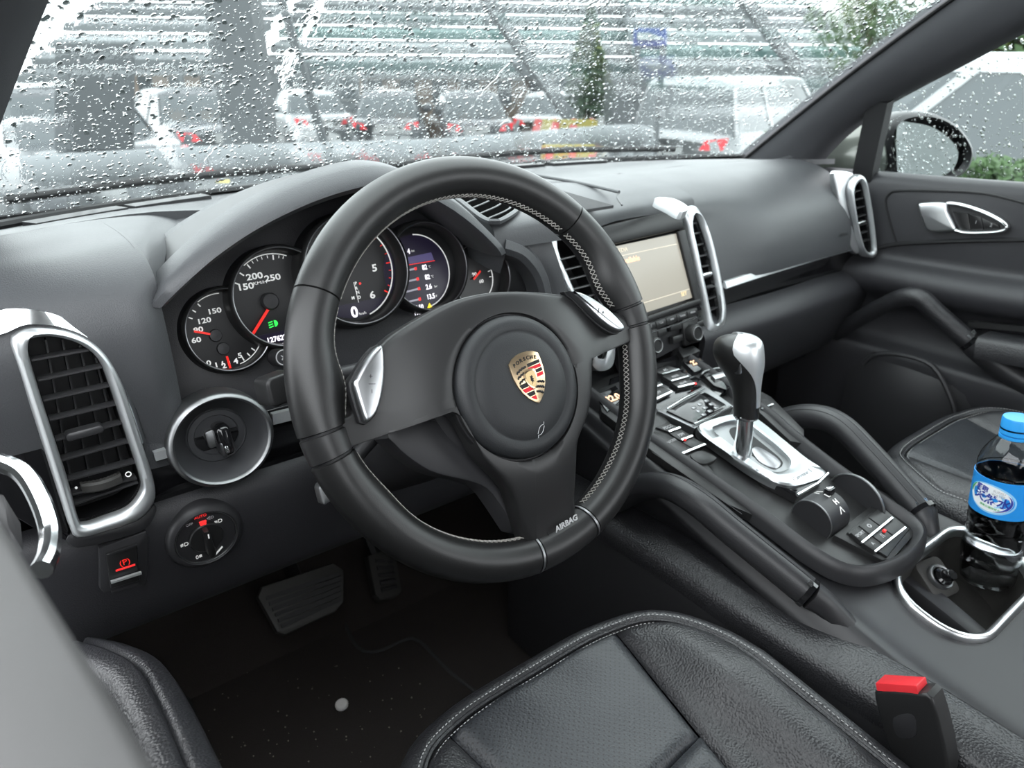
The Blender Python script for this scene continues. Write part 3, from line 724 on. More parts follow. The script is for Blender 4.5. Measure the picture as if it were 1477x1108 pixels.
# ================================================================== air vents
def vent(name, label, fr, outer_px, inner_px, slats_px, cav=.03, frame_mat='frame_silver', fins=None, hgt=.010, tab=None, shell=None, npt=90, group='dashboard air vents'):
    oc = resample(cr(fr.pxs(outer_px), 5, True), npt, True); ic = resample(cr(fr.pxs(inner_px), 5, True), npt, True)
    ce = sum(oc, V((0, 0, 0)))/len(oc)
    t = thing(name, label, 'air vent', ce, group)
    def sync(l):
        # start both loops nearest the same direction
        k = min(range(npt), key=lambda i: ((l[i]-ce).normalized()-(oc[0]-ce).normalized()).length); return l[k:]+l[:k]
    area = lambda l: sum((l[i]-ce).cross(l[(i+1) % npt]-ce).dot(fr.n) for i in range(npt))
    if area(ic)*area(oc) < 0: ic = ic[::-1]
    ic = sync(ic); n = fr.n
    md = [a.lerp(b, .5) for a, b in zip(oc, ic)]; q1 = [a.lerp(b, .2) for a, b in zip(oc, ic)]; q3 = [a.lerp(b, .85) for a, b in zip(oc, ic)]
    up = lambda l, h: [p+n*h for p in l]
    mesh('vent_frame', *loft([up(oc, -.012), up(oc, hgt*.45), up(q1, hgt*.9), up(md, hgt), up(q3, hgt*.8), up(ic, hgt*.3), up(ic, -.006)], True), frame_mat, t, 50)
    mesh('vent_throat', *loft([up(ic, .001), up(ic, -cav)], True, False, True), 'deep_black', t, 30)
    for i, (a, b) in enumerate(slats_px):
        p0, p1 = fr.px(*a, -.002), fr.px(*b, -.002)
        mesh('slat', *sweep([p0, p1], [(-.0014, -.011), (.0014, -.011), (.0016, -.001), (.0008, .0006), (-.0008, .0006), (-.0016, -.001)], n), 'slat_black', t)
    for a, b in (fins or []):
        p0, p1 = fr.px(*a, -.012), fr.px(*b, -.012)
        mesh('fin', *sweep([p0, p1], [(-.0008, -.010), (.0008, -.010), (.0008, 0), (-.0008, 0)], n), 'satin_black', t)
    return t
vt = vent('air_vent', 'tall chrome-framed air vent at the driver end of the dashboard', VL,
     [(14, 492), (22, 478), (48, 470), (95, 475), (135, 493), (160, 522), (180, 565), (204, 640), (220, 690), (220, 722), (196, 748), (150, 763), (112, 772), (100, 760), (80, 700), (55, 622), (30, 545)],
     [(38, 496), (46, 486), (75, 484), (112, 494), (140, 516), (156, 552), (178, 618), (200, 684), (201, 704), (184, 728), (150, 742), (118, 752), (111, 742), (97, 690), (75, 622), (52, 550)],
     [((46, 520), (128, 505)), ((55, 549), (149, 529)), ((63, 578), (161, 556)), ((72, 606), (169, 583)), ((81, 635), (178, 610)), ((89, 664), (187, 637)), ((98, 693), (195, 667)), ((102, 714), (197, 690)), ((106, 728), (199, 696))],
     cav=.035, fins=[((66, 490), (104, 700)), ((90, 490), (130, 690)), ((115, 498), (155, 680)), ((138, 516), (178, 676))], hgt=.012)
# thumb tab and wheel
def tab(t, fr, p, q, w, h, material='satin_black'):
    a, b = fr.px(*p, .004), fr.px(*q, .004)
    m = mesh('vent_tab', *prism([a.lerp(b, .5)+(b-a).normalized()*x+fr.v*y for x, y in rrect((b-a).length, h, h*.45)], fr.n, .012, .0015), material, t)
    return m
tb = tab(vt, VL, (95, 633), (150, 618), .04, .0075, 'slat_black')
wl = mesh('vent_wheel', *lathe(Frame(VL.px(145, 697, -.004), (0, -1, .0), (0, 0, 1)) if False else Frame(VL.px(146, 698, -.010), VL.n, -VL.u), 0, 0, [(1e-4, -.006), (.019, -.006), (.020, -.004), (.020, .004), (.019, .006), (1e-4, .006)], 30), 'rubber', vt) if False else None
a, b = VL.px(118, 706, .0), VL.px(176, 690, .0); k = 22; L = []
for i in range(k+1):
    s = i/k; h = .0045*(1.0+.12*(i % 2)); c = a.lerp(b, s)+VL.n*(.006*math.sin(math.pi*s)-.001)
    L.append([c+VL.v*h, c+VL.n*.002+VL.v*h*.6, c+VL.n*.002-VL.v*h*.6, c-VL.v*h, c-VL.n*.006-VL.v*h, c-VL.n*.006+VL.v*h])
mesh('vent_wheel', *loft(L, True, True, True), 'rubber', vt)
u, v = VL.uv(185, 684, .001); mesh('wheel_mark', *ring(circ(VL, u, v, .0022, .001, 20), VL.n, [(-.0004, 0), (.0005, 0), (.0005, .0006), (-.0004, .0006)]), 'white_print', vt)
u, v = VL.uv(110, 704, .001); mesh('wheel_mark', *lathe(VL, u, v, [(1e-4, .0012), (.0011, .001), (.0011, 0)], 12), 'white_print', vt)
# chrome shoulder above the vent frame
so = VL.pxs([(-30, 470), (0, 448), (40, 446), (80, 454), (120, 470), (150, 492), (172, 525), (190, 570), (210, 632)], .002)
si = VL.pxs([(-20, 488), (8, 480), (40, 468), (88, 472), (130, 489), (158, 520), (178, 563), (196, 610), (206, 640)], .007)
mesh('vent_shoulder', *thick(loft([cr([p-VL.n*.008 for p in so], 5), cr(so, 5), cr(si, 5)], False), .002, VL.n), 'chrome', vt, 60)
# dark housing left of the frame
hl = VL.pxs([(-60, 470), (20, 480), (40, 560), (70, 660), (100, 765), (108, 785), (60, 770), (-60, 700)], .0)
mesh('vent_housing', *prism(hl, VL.n, .03, .003), 'gloss_black', vt)
bl = VL.pxs([(106, 770), (150, 766), (200, 750), (222, 728), (226, 740), (210, 765), (160, 782), (112, 792), (95, 780)], .002)
mesh('vent_underlip', *prism(resample(cr(bl, 3, True), 40, True), VL.n, .02, .003), 'soft_black', vt)

vr = vent('air_vent', 'narrow chrome-framed air vent right of the centre screen', ST,
     [(983, 306), (990, 298), (1002, 300), (1012, 318), (1024, 352), (1034, 396), (1042, 440), (1043, 462), (1036, 476), (1026, 482), (1018, 476), (1014, 450), (1006, 412), (996, 366), (988, 330)],
     [(990, 312), (994, 307), (1000, 308), (1008, 324), (1019, 358), (1028, 398), (1036, 440), (1037, 458), (1032, 468), (1028, 470), (1024, 464), (1020, 446), (1012, 408), (1003, 364), (994, 330)],
     [((994, 323), (1008, 321)), ((997, 338), (1013, 335)), ((1001, 355), (1017, 351)), ((1005, 371), (1021, 367)), ((1008, 386), (1025, 382)), ((1012, 402), (1028, 397)), ((1015, 417), (1031, 412)), ((1018, 433), (1034, 427)), ((1022, 449), (1036, 443))], hgt=.010, cav=.03)
tab(vr, ST, (1013, 398), (1028, 394), .02, .006, 'satin_chrome')
sp0 = [at(x, y, 'Z', .767) for x, y in ((945, 287), (953, 284), (974, 287), (992, 297), (990, 304), (980, 305), (963, 296))]
mesh('vent_spear', *prism(resample(cr(sp0, 4, True), 40, True), (0, -.35, 1), .012, .0012), 'satin_silver', vr)

def mirrored(px):
    out = []
    for x, y in px:
        p = ST.px(x, y); q = V((2*XC-.005-p.x, p.y, p.z)); d = q-CAM; z = d.dot(c_f); out.append((738.5+FPX*d.dot(c_r)/z, 554-FPX*d.dot(c_u)/z))
    return out
vo = [(776, 335), (783, 322), (796, 326), (806, 345), (820, 380), (836, 425), (848, 470), (856, 510), (862, 530), (850, 540), (838, 530), (826, 490), (812, 445), (798, 395), (784, 360)]
vcl_o = mirrored([(983, 306), (990, 298), (1002, 300), (1012, 318), (1024, 352), (1034, 396), (1042, 440), (1043, 462), (1036, 476), (1026, 482), (1018, 476), (1014, 450), (1006, 412), (996, 366), (988, 330)])
VCL = [(779, 340), (784, 326), (798, 325), (830, 350), (858, 395), (876, 450), (884, 500), (880, 528), (862, 535), (848, 520), (834, 475), (815, 420), (796, 380)]
VCI = [(789, 345), (793, 337), (803, 337), (826, 358), (850, 400), (867, 450), (874, 498), (872, 516), (862, 521), (856, 510), (842, 468), (824, 418), (805, 376)]
vc = vent('air_vent', 'chrome-framed air vent left of the centre screen, partly hidden by the wheel rim', ST, VCL, VCI,
     [((806, 375), (842, 366)), ((812, 390), (850, 381)), ((818, 404), (858, 394)), ((824, 418), (864, 408)), ((830, 432), (866, 423)), ((835, 447), (870, 438)), ((840, 462), (872, 453)), ((846, 477), (874, 468)), ((850, 492), (874, 484))], hgt=.010)
sp = ST.pxs([(775, 352), (776, 330), (786, 320), (800, 322), (814, 334), (800, 338), (790, 340), (788, 352), (800, 385), (818, 430), (806, 425), (790, 390)], .020)
mesh('vent_spear', *prism(resample(cr(sp, 3, True), 50, True), ST.n, .024, .003), 'chrome', vc)

# right outer vent
VR = Frame((1.035, .235, .68), (1, -.35, 0), (0, .2, 1))
v4 = vent('air_vent', 'narrow chrome-framed air vent at the passenger end by the door', VR,
     [(1222, 272), (1230, 255), (1238, 252), (1246, 262), (1252, 290), (1258, 330), (1261, 362), (1258, 371), (1246, 368), (1238, 352), (1230, 318)],
     [(1229, 276), (1234, 264), (1239, 262), (1244, 274), (1249, 300), (1254, 335), (1256, 360), (1250, 364), (1243, 356), (1236, 330), (1231, 300)],
     [((1228, 278), (1244, 274)), ((1230, 290), (1247, 285)), ((1232, 302), (1249, 297)), ((1234, 314), (1251, 309)), ((1236, 326), (1253, 321)), ((1238, 338), (1254, 333)), ((1241, 350), (1256, 345))], hgt=.010, cav=.025)
tab(v4, VR, (1235, 324), (1250, 319), .02, .005, 'satin_chrome')
sp = VR.pxs([(1203, 250), (1210, 246), (1232, 250), (1226, 258), (1220, 275), (1228, 320), (1240, 360), (1234, 366), (1225, 350), (1214, 310), (1207, 275)], .0)
mesh('vent_shoulder', *prism(resample(cr(sp, 4, True), 50, True), VR.n, .012, .003), 'satin_chrome', v4)

# ================================================================== ignition switch with key
IG = tilted((0, .190, .60), 8)
def build_ignition():
    cx, cy = IG.uv(319, 633)
    t = thing('ignition_switch', 'round silver-rimmed ignition switch with a black key fob plugged in', 'ignition switch', IG.P(cx, cy))
    E = lambda r, h, k=1.0: [IG.P(cx+1.06*r*math.sin(2*math.pi*i/56), cy+r*math.cos(2*math.pi*i/56), h) for i in range(56)]
    mesh('bezel', *loft([E(.0475, -.02), E(.0475, .004), E(.0462, .0075), E(.0435, .009), E(.0415, .0075), E(.041, .004)], True), 'grey_metal', t, 60)
    mesh('bowl', *loft([E(.0415, .006), E(.037, -.001), E(.031, -.010), E(.0275, -.015), E(.0265, -.0138), E(.0255, -.015), E(.0205, -.019)], True, False, False), 'bowl_grey', t, 60)
    dsk = mesh('barrel', *loft([E(.0260, -.0150), E(.0205, -.0145), E(.0195, -.0165), E(.0001, -.0165)], True), 'bowl_grey', t, 40)
    k = thing('key_fob', 'black key fob with silver edge plugged into the ignition switch', 'key', IG.P(cx, cy, -.017))
    KF = Frame(IG.P(cx+.003, cy-.001, -.017), IG.u+IG.v*.08, IG.v-IG.u*.08)
    L = []
    for h, w, l in ((0, .0085, .031), (.010, .0095, .034), (.019, .0095, .033), (.0225, .008, .030), (.024, .005, .024)):
        L.append([KF.P(x, y-.0015, h) for x, y in rrect(w*1.5, l, w*.55, 5)])
    mesh('fob_body', *loft(L, True, True, True), 'gloss_black', k, 50)
    mesh('fob_edge', *prism([KF.P(x-.002, y-.008, .0235) for x, y in rrect(.0105, .016, .003)], KF.n, .018, .002), 'dark_chrome', k)
    mesh('fob_button', *prism([KF.P(x-.002, y-.009, .0245) for x, y in rrect(.004, .008, .0015)], KF.n, .003, .0006), 'chrome', k)
    mesh('key_collar', *prism([KF.P(x-.004, y, .006) for x, y in rrect(.020, .018, .003)], KF.n, .006, .001), 'grey_metal', k)
build_ignition()

# ================================================================== light switch, parking brake switch
KN = tilted((0, .193, .50), -3)
def build_light_switch():
    cx, cy = KN.uv(296, 772)
    t = thing('headlight_switch', 'round black rotary light switch with a red AUTO mark on the knee panel', 'light switch', KN.P(cx, cy))
    mesh('bezel', *lathe(KN, cx, cy, [(.0385, -.012), (.0375, .001), (.034, .005), (.031, .006), (.0295, .0045), (.029, .002)], 48, False), 'soft_black', t, 60)
    mesh('rim_line', *tube(circ(KN, cx, cy, .0293, .0045, 48), .0005, 6, True), 'grey_metal', t)
    f = mesh('switch_face', *lathe(KN, cx, cy, [(1e-4, .002), (.029, .002), (.029, -.006)], 48), 'soft_black', t)
    mesh('dial', *lathe(KN, cx, cy, [(1e-4, .006), (.0155, .006), (.0165, .005), (.0168, .002)], 40), 'satin_black', t)
    g = mesh('grip', *prism([KN.P(cx+x-.0008*y/.014, cy+y-.002, .015) for x, y in ((-.0022, .016), (.0022, .016), (.0042, -.012), (.0025, -.017), (-.0025, -.017), (-.0042, -.012))], KN.n, .012, .0012), 'satin_black', t)
    mesh('grip_mark', *bar(KN.P(cx, cy+.006, .0153), KN.P(cx, cy+.011, .0153), .0012, .0005, KN.n), 'white_print', g)
    mesh('red_light', *prism([KN.P(cx-.001+r*math.sin(a), cy+r*math.cos(a), .0065) for r, a in [(.0215, -.16), (.0215, 0), (.0215, .16), (.0172, .16), (.0172, 0), (.0172, -.16)]], KN.n, .002), 'red_glow', t)
    for s, x, y, m, sz in (('AUTO', 289, 745, 'red_glow', .0042), ('OFF', 273, 757, 'dim_print', .0040), ('◁D', 303, 747, 'dim_print', .0045), ('≡D', 315, 752, 'white_print', .0062), ('≢D', 266, 786, 'white_print', .0062), ('0≢', 287, 803, 'white_print', .0062), ('☼', 301, 790, 'dim_print', .006)):
        u, v = KN.uv(x, y, .002); text('switch_mark', s, KN, u, v, sz, m, f, c=.0023)
    u, v = KN.uv(316, 795, .003); mesh('dim_wheel_line', *bar(KN.P(u-.006, v-.004, .003), KN.P(u+.004, v+.004, .003), .0016, .0008, KN.n), 'white_print', t)
def build_brake_switch():
    cx, cy = KN.uv(182, 815)
    t = thing('parking_brake_switch', 'square black parking brake switch with a red lit bar', 'switch', KN.P(cx, cy))
    q = KN.pxs([(143, 792), (210, 766), (215, 775), (213, 838), (208, 846), (150, 856), (144, 850)], .003)
    mesh('surround', *prism(q, KN.n, .02, .002), 'soft_black', t)
    b = mesh('rocker', *prism(KN.pxs([(153, 800), (198, 785), (202, 838), (160, 850)], .006), KN.n, .006, .0018), 'satin_black', t)
    mesh('red_bar', *bar(KN.px(167, 823.5, .0062), KN.px(195, 814.5, .0062), .0019, .0006, KN.n), 'red_glow', b)
    u, v = KN.uv(180, 811, .006); text('brake_mark', '(P)', KN, u, v, .0085, 'red_needle', b, c=.0062, rot=R(3))
    mesh('chrome_line', *bar(KN.px(160, 840, .0085), KN.px(204, 826, .0085), .0022, .003, KN.n), 'satin_silver', t)
    mesh('finger_ridge', *bar(KN.px(158, 800, .0065), KN.px(198, 786, .0065), .002, .001, KN.n), 'soft_black', b)
    mesh('finger_lip', *prism(KN.pxs([(160, 852), (200, 840), (198, 847), (162, 858)], .003), KN.n, .004, .0006), 'soft_black', t)
build_light_switch(); build_brake_switch()

# ================================================================== centre stack: screen and radio
def build_stack():
    t = thing('infotainment_unit', 'grey touch screen unit with buttons and two knobs in the centre stack', 'car stereo', ST.P(XC, .0))
    mesh('stack_body', *prism(ST.pxs([(868, 362), (976, 334), (1012, 484), (905, 540), (884, 470)], -.004), ST.n, .02, .002), 'soft_black', t)
    # top visor of the bezel
    mesh('bezel_top', *prism(ST.pxs([(830, 335), (981, 301), (987, 330), (850, 361)], .010), ST.n, .02, .0035), 'satin_black', t)
    mesh('bezel_right', *prism(ST.pxs([(978, 334), (989, 331), (1012, 430), (1003, 434)], .006), ST.n, .014, .002), 'satin_black', t)
    mesh('bezel_bottom', *prism(ST.pxs([(882, 474), (1010, 430), (1012, 438), (884, 484)], .006), ST.n, .014, .002), 'satin_black', t)
    m = mat('screen', (.20, .19, .17), .22, emit=(.42, .385, .31), es=.52)
    scp = ST.pxs([(862, 361), (979, 336), (1003, 428), (882, 467)], .001)
    s = mesh('screen', *prism(scp, ST.n, .004), m, t)
    tm = mat('screen_text', (.8, .5, .35), .5, emit=(.85, .47, .27), es=.9)
    lm = mat('screen_line', (.6, .55, .45), .5, emit=(.62, .55, .43), es=.6)
    u, v = ST.uv(904, 376, .002); text('screen_text', 'not available', ST, u, v, .0112, tm, s, c=.0014, bold=True)
    u, v = ST.uv(897, 361, .002); text('screen_heading', 'MEDIA', ST, u, v, .0085, lm, s, c=.0014)
    u, v = ST.uv(987, 424, .002); text('screen_button', 'SET', ST, u, v, .0088, mat('screen_amber', (.7, .55, .3), .5, emit=(.72, .56, .3), es=.8), s, c=.0014)
    mesh('screen_rule', *bar(ST.px(868, 375, .0014), ST.px(976, 352, .0014), .0008, .0004, ST.n), lm, s)
    mesh('screen_rule', *bar(ST.px(876, 453, .0014), ST.px(994, 417, .0014), .0008, .0004, ST.n), lm, s)
    # disc slot and key row
    mesh('disc_slot', *prism(ST.pxs([(886, 473), (1008, 436), (1012, 447), (890, 485)], .003), ST.n, .01, .001), 'gloss_black', t)
    kr = [(930, 469), (946, 464), (961, 459), (976, 454), (991, 449), (1006, 444)]
    for i, (x, y) in enumerate(kr[:-1]):
        x2, y2 = kr[i+1]
        kb = mesh('key', *prism(ST.pxs([(x, y), (x2-1, y2), (x2+1, y2+9), (x+2, y+10)], .008), ST.n, .008, .0008), 'satin_black', t)
        uu, vv = ST.uv((x+x2)/2+1, (y+y2)/2+4, .008); text('key_print', ('♪', 'CAR', 'MAP', 'TUNER', 'MEDIA')[i] if i else 'C', ST, uu, vv, .0042, 'dim_print', kb, c=.0082)
    mesh('chrome_line', *bar(ST.px(888, 496, .009), ST.px(1010, 456.5, .009), .0022, .002, ST.n), 'chrome', t)
    # lower key field
    for (x, y, w, h) in ((975, 472, 16, 9), (978, 489, 14, 10), (955, 480, 12, 12), (1010, 468, 10, 10)):
        mesh('key', *prism(ST.pxs([(x-w/2, y-h/2+2), (x+w/2, y-h/2-2), (x+w/2+1, y+h/2-3), (x-w/2+1, y+h/2+2)], .007), ST.n, .008, .001), 'satin_black', t)
    for (x, y, r) in ((1001, 481, .0145), (943, 499, .0135)):
        u, v = ST.uv(x, y, .012)
        kn = mesh('knob', *lathe(ST, u, v, [(1e-4, .0195), (r*.62, .0195), (r*.7, .0205), (r*.92, .0195), (r, .017), (r*1.04, .002), (r*1.2, 0), (r*1.2, -.004)], 36), 'satin_black', t, 40)
        mesh('knob_ring', *tube(circ(ST, u, v, r*.74, .0206, 32), .0007, 6, True), 'grey_metal', kn)
        mesh('knob_plate', *plate(ST, u+.002, v+.004, r*2.6, r*2.9, .003, .006, .001), 'satin_black', t)
build_stack()

# ================================================================== centre console
CN = Frame((XC, 0, .475), (1, 0, 0), (0, 1, .22))
def zdeck(Y): return .475+.22*Y if Y > -.30 else .409-.03*min(1, (-.30-Y)/.3)
def build_console():
    t = thing('centre_console', 'black centre console sloping down between the two front seats', 'console', (XC, 0, .05))
    L = []
    for Y in (.30, .22, .15, .08, 0, -.08, -.13, -.17, -.22, -.28, -.34, -.42, -.55, -.75):
        zt = zdeck(Y); w = .148-.010*min(1, max(0, (Y+.1)/.3)); e = min(1, max(0, (Y-.05)/.2)); g = min(1, max(0, (-.12-Y)/.08))
        def half(k):
            q = .046*g*k
            return [(0, zt-.020), (.075+q*.6, zt-.020), (.108+q, zt-.013), (.122+q, zt-.015), (w*.92+q, zt-.030), (w*.96+q, zt-.045), (.122+q, min(zt-.07, .40)), (.120+q, .385), (.162+q*.3, .386-.01*e), (.172+q*.2, .375-.012*e), (.176+q*.2, .35), (.176+q*.2, .03)]
        L.append([V((XC-x, Y, z)) for x, z in reversed(half(0))]+[V((XC+x, Y, z)) for x, z in half(1)[1:]])
    cupo = [(.075+x, -.270+y) for x, y in rrect(.203, .103, .046, 8)]
    vf = cut(patch(L, 7, 12), CN, cupo, .06, True)
    body = mesh('console_body', *vf, 'soft_black', t, 50)
    # padded leather ledges either side
    for s in (-1, 1):
        pts = [V((XC+s*.146, Y, .392-.012*max(0, (Y-.0)/.2)+(.006 if Y < -.2 else 0))) for Y in ((.28, .2, .1, 0, -.1, -.2, -.3, -.4, -.55, -.75) if s < 0 else (.28, .2, .1, 0, -.06, -.12, -.165))]
        pr = [(-.030, -.02), (.030, -.03), (.032, -.008), (.024, .001), (.0, .005), (-.022, .009), (-.030, .004)]
        mesh('side_padding', *sweep(cr(pts, 4), [(a*s*-1, b) for a, b in pr], (0, 0, 1)), 'leather', t, 60)
    # raised central panel with rim: straight sides, round back
    rim = [(-.110, .235), (-.104, .10), (-.094, 0), (-.086, -.08), (-.083, -.150), (-.072, -.187), (-.045, -.207), (0, -.217), (.045, -.216), (.074, -.207), (.086, -.188), (.087, -.150), (.088, -.08), (.097, 0), (.108, .06), (.110, .235)]
    P = cr([V((x, y, 0)) for x, y in rim], 5)
    def ln(off, h): 
        out = []
        for i, p in enumerate(P):
            tt = (P[min(i+1, len(P)-1)]-P[max(i-1, 0)]).normalized(); nn = V((tt.y, -tt.x, 0))*-1; q = p-nn*off*-1
            out.append(CN.P(q.x, q.y, h))
        return out
    mesh('panel_rim', *loft([ln(.018, -.035), ln(.013, -.012), ln(.008, .006), ln(.003, .010), ln(-.002, .008), ln(-.006, -.001), ln(-.008, -.012)], False), 'soft_black', t, 60)
    inner = [p for p in ln(-.006, -.008)]
    mesh('panel_floor', *prism(inner, CN.n, .006), 'satin_black', t)
    # ---- raised button banks left and right of the gear gate
    def bank(pxs, h=.004, material='satin_black', name='button_bank', bev=.001): return mesh(name, *prism(CN.pxs(pxs, h), CN.n, .012, bev), material, t)
    bank([(862, 562), (908, 545), (1085, 742), (1050, 728), (960, 665), (868, 594)], .002)
    bank([(1088, 560), (1112, 572), (1160, 620), (1160, 640), (1140, 636), (1085, 585)], .004)
    bank([(880, 546), (985, 508), (1015, 530), (1048, 560), (1020, 590), (905, 610), (872, 580)], .001, 'gloss_black', 'climate_panel')
    # climate displays
    lf = bank([(858, 570), (888, 556), (903, 575), (876, 594)], .004, 'gloss_black', 'climate_display')
    text('display_digits', '22.0', Frame(CN.px(884, 575, .005), (1, 0, 0), (0, 1, .35)), .0, 0, .0155, 'orange_glow', lf, c=.001, bold=True)
    rf = bank([(980, 516), (1000, 508), (1024, 527), (1002, 537)], .004, 'gloss_black', 'climate_display')
    text('display_digits', '22.0', Frame(CN.px(1004, 523, .005), (1, 0, 0), (0, 1, .35)), 0, 0, .013, 'orange_glow', rf, c=.001, bold=True)
    bank([(978, 505), (1000, 498), (1010, 506), (986, 516)], .010, 'satin_black', 'rocker_key')
    # chrome-edged keys
    def key(q, line, red=None, mark=None, h=.0065):
        k = mesh('key', *prism(CN.pxs(q, h), CN.n, .010, .0009), 'satin_black', t)
        mesh('key_edge', *bar(CN.px(*line[0], h+.0006), CN.px(*line[1], h+.0006), .0028, .002, CN.n), 'chrome', k)
        if red: p = CN.px(*red, h+.0012); mesh('key_light', *lathe(Frame(p, CN.u, CN.v), 0, 0, [(1e-4, .0008), (.002, .0006), (.0022, -.001)], 12), 'red_glow', k)
        if mark:
            cx = sum(a for a, b in q)/len(q); cy = sum(b for a, b in q)/len(q); u, v = CN.uv(cx, cy, h); text('key_print', mark, CN, u, v, .0065, 'dim_print', k, c=h+.0002)
    key([(940, 534), (964, 527), (980, 533), (955, 540)], [(955, 540), (980, 533)], mark='AC')
    key([(955, 542), (980, 535), (993, 543), (968, 550)], [(968, 550), (993, 543)], mark='MAX')
    key([(968, 552), (993, 545), (1003, 553), (978, 559)], [(978, 559), (1003, 553)], (1003, 553), mark='REAR')
    key([(912, 556), (940, 548), (955, 555), (930, 564)], [(930, 564), (955, 555)], mark='AUTO')
    key([(930, 566), (955, 557), (969, 564), (944, 578)], [(944, 577), (969, 565)], (944, 578), mark='OFF')
    # rocker with chrome on the right
    rk = bank([(1012, 538), (1040, 530), (1062, 550), (1048, 562), (1030, 556)], .005, 'gloss_black', 'rocker_key')
    mesh('rocker_edge', *tube(cr(CN.pxs([(1012, 540), (1018, 535), (1038, 531), (1046, 535)], .007), 4), .0013, 6), 'grey_metal', rk)
    mesh('rocker_cap', *prism(CN.pxs([(1026, 541), (1044, 535), (1050, 541), (1032, 547)], .010), CN.n, .006, .001), 'satin_chrome', rk)
    # lidded tray with glossy number pad
    ld = bank([(948, 592), (1016, 556), (1058, 586), (1002, 618)], .006, 'grey_metal', 'tray_frame')
    lid = mesh('tray_lid', *prism(resample(CN.pxs([(962, 592), (1014, 563), (1052, 586), (1001, 611)], .009), 24, True), CN.n, .008, .0015), 'gloss_black', t)
    for i in range(3):
        for j in range(3):
            p = CN.px(1001+i*9+j*7, 588-i*5+j*5, .0093); mesh('pad_key', *plate(Frame(p, CN.u, CN.v), 0, 0, .008, .005, .0012, .0006, .0002), 'dark_chrome', lid)
    mesh('lid_edge', *tube(CN.pxs([(1001, 612), (1030, 600), (1054, 586)], .0095), .0018, 8), 'chrome', lid)
    mesh('lid_edge', *tube(CN.pxs([(962, 590), (988, 574), (1016, 561)], .0095), .0014, 8), 'chrome', lid)
    # left chassis keys
    key([(946, 616), (962, 609), (981, 617), (965, 623)], [(965, 623), (981, 617)], mark='PDCC', h=.005)
    key([(966, 625), (982, 619), (999, 629), (983, 636)], [(983, 635), (999, 629)], (988, 634), mark='PSM', h=.005)
    key([(985, 638), (1000, 631), (1017, 640), (1002, 648)], [(1000, 648), (1017, 641)], h=.005)
    key([(944, 622), (963, 626), (1000, 648), (984, 655), (943, 636)], [(983, 655), (1002, 647)], mark='ON/OFF', h=.0045)
    pk = mesh('pocket_lid', *prism(resample(cr(CN.pxs([(996, 656), (1012, 650), (1034, 660), (1018, 669), (1005, 666)], .0045), 3, True), 24, True), CN.n, .006, .0008), 'satin_black', t)
    mesh('panel_joint', *bar(CN.px(940, 652, .0025), CN.px(1070, 742, .0025), .0010, .001, CN.n), 'deep_black', t)
    for a, b in (((1095, 575), (1118, 602)), ((1118, 602), (1158, 640))):
        mesh('panel_joint', *bar(CN.px(*a, .0042), CN.px(*b, .0042), .0010, .001, CN.n), 'deep_black', t)
    mesh('key_edge', *bar(CN.px(1098, 590, .006), CN.px(1115, 583, .006), .0025, .002, CN.n), 'chrome', t)
    # ---- gear gate: brushed plate with slot
    gp = resample(cr(CN.pxs([(1008, 621), (1016, 609), (1055, 598), (1080, 598), (1102, 611), (1130, 634), (1166, 663), (1193, 682), (1170, 694), (1146, 700), (1124, 697), (1090, 680), (1050, 653)], .010), 4, True), 80, True)
    gi = resample(cr(CN.pxs([(1030, 621), (1036, 614), (1058, 607), (1078, 609), (1100, 625), (1128, 648), (1142, 664), (1136, 676), (1120, 680), (1100, 674), (1060, 645)], .010), 4, True), 80, True)
    kk = min(range(80), key=lambda i: (gi[i]-gp[0]).length); gi = gi[kk:]+gi[:kk]
    n = CN.n; sh = lambda l, h: [p+n*h for p in l]
    mesh('gate_plate', *loft([sh(gp, -.012), sh(gp, -.001), sh([a.lerp(b, .1) for a, b in zip(gp, gi)], .0012), sh([a.lerp(b, .9) for a, b in zip(gp, gi)], .0008), sh(gi, -.001), sh(gi, -.009)], True), mat('brushed', (.50, .52, .53), .28, metal=1, bump=('noise', 400, .04, .0005)), t, 40)
    mesh('gate_floor', *prism(sh(gi, -.007), n, .003), 'grey_metal', t)
    sl = resample(cr(CN.pxs([(1052, 622), (1060, 616), (1074, 620), (1100, 640), (1126, 662), (1128, 672), (1116, 675), (1092, 662), (1064, 640)], .0035), 4, True), 50, True)
    mesh('gate_slot', *prism(sl, n, .003), 'deep_black', t)
    cv = resample(cr(CN.pxs([(1084, 648), (1094, 644), (1116, 656), (1127, 667), (1122, 675), (1112, 674), (1094, 664)], .005), 4, True), 40, True)
    mesh('gate_cover', *prism(cv, n, .004, .002), 'dark_chrome', t)
    u, v = CN.uv(1157, 685, .0115); text('gate_script', 'Cayenne S', CN, u, v, .0095, 'dark_chrome', t, c=.0114, shear=.3, rot=R(0))
    for s, x, y in (('P', 1058, 660), ('R', 1082, 673), ('N', 1092, 679), ('D', 1100, 684)):
        u, v = CN.uv(x, y, .0115); text('gate_letter', s, CN, u, v, .0065, 'dark_chrome', t, c=.0114)
    mesh('plate_edge', *tube(CN.pxs([(1194, 683), (1180, 697), (1150, 714)], .010), .0022, 8), 'chrome', t)
    bank([(1100, 690), (1146, 704), (1188, 688), (1150, 716)], .005, 'gloss_black', 'gate_apron')
    # ---- drive-mode roller and its round pocket
    DF = Frame(CN.px(1196, 742, .0), CN.v, CN.n)       # axis = -u side
    c0 = CN.px(1180, 742, .004); ax = CN.u; w = .040; rr = .027
    def dl(x, r, k=40): return [c0+ax*x+CN.v*r*math.cos(2*math.pi*i/k)+CN.n*(r*math.sin(2*math.pi*i/k)-.006) for i in range(k)]
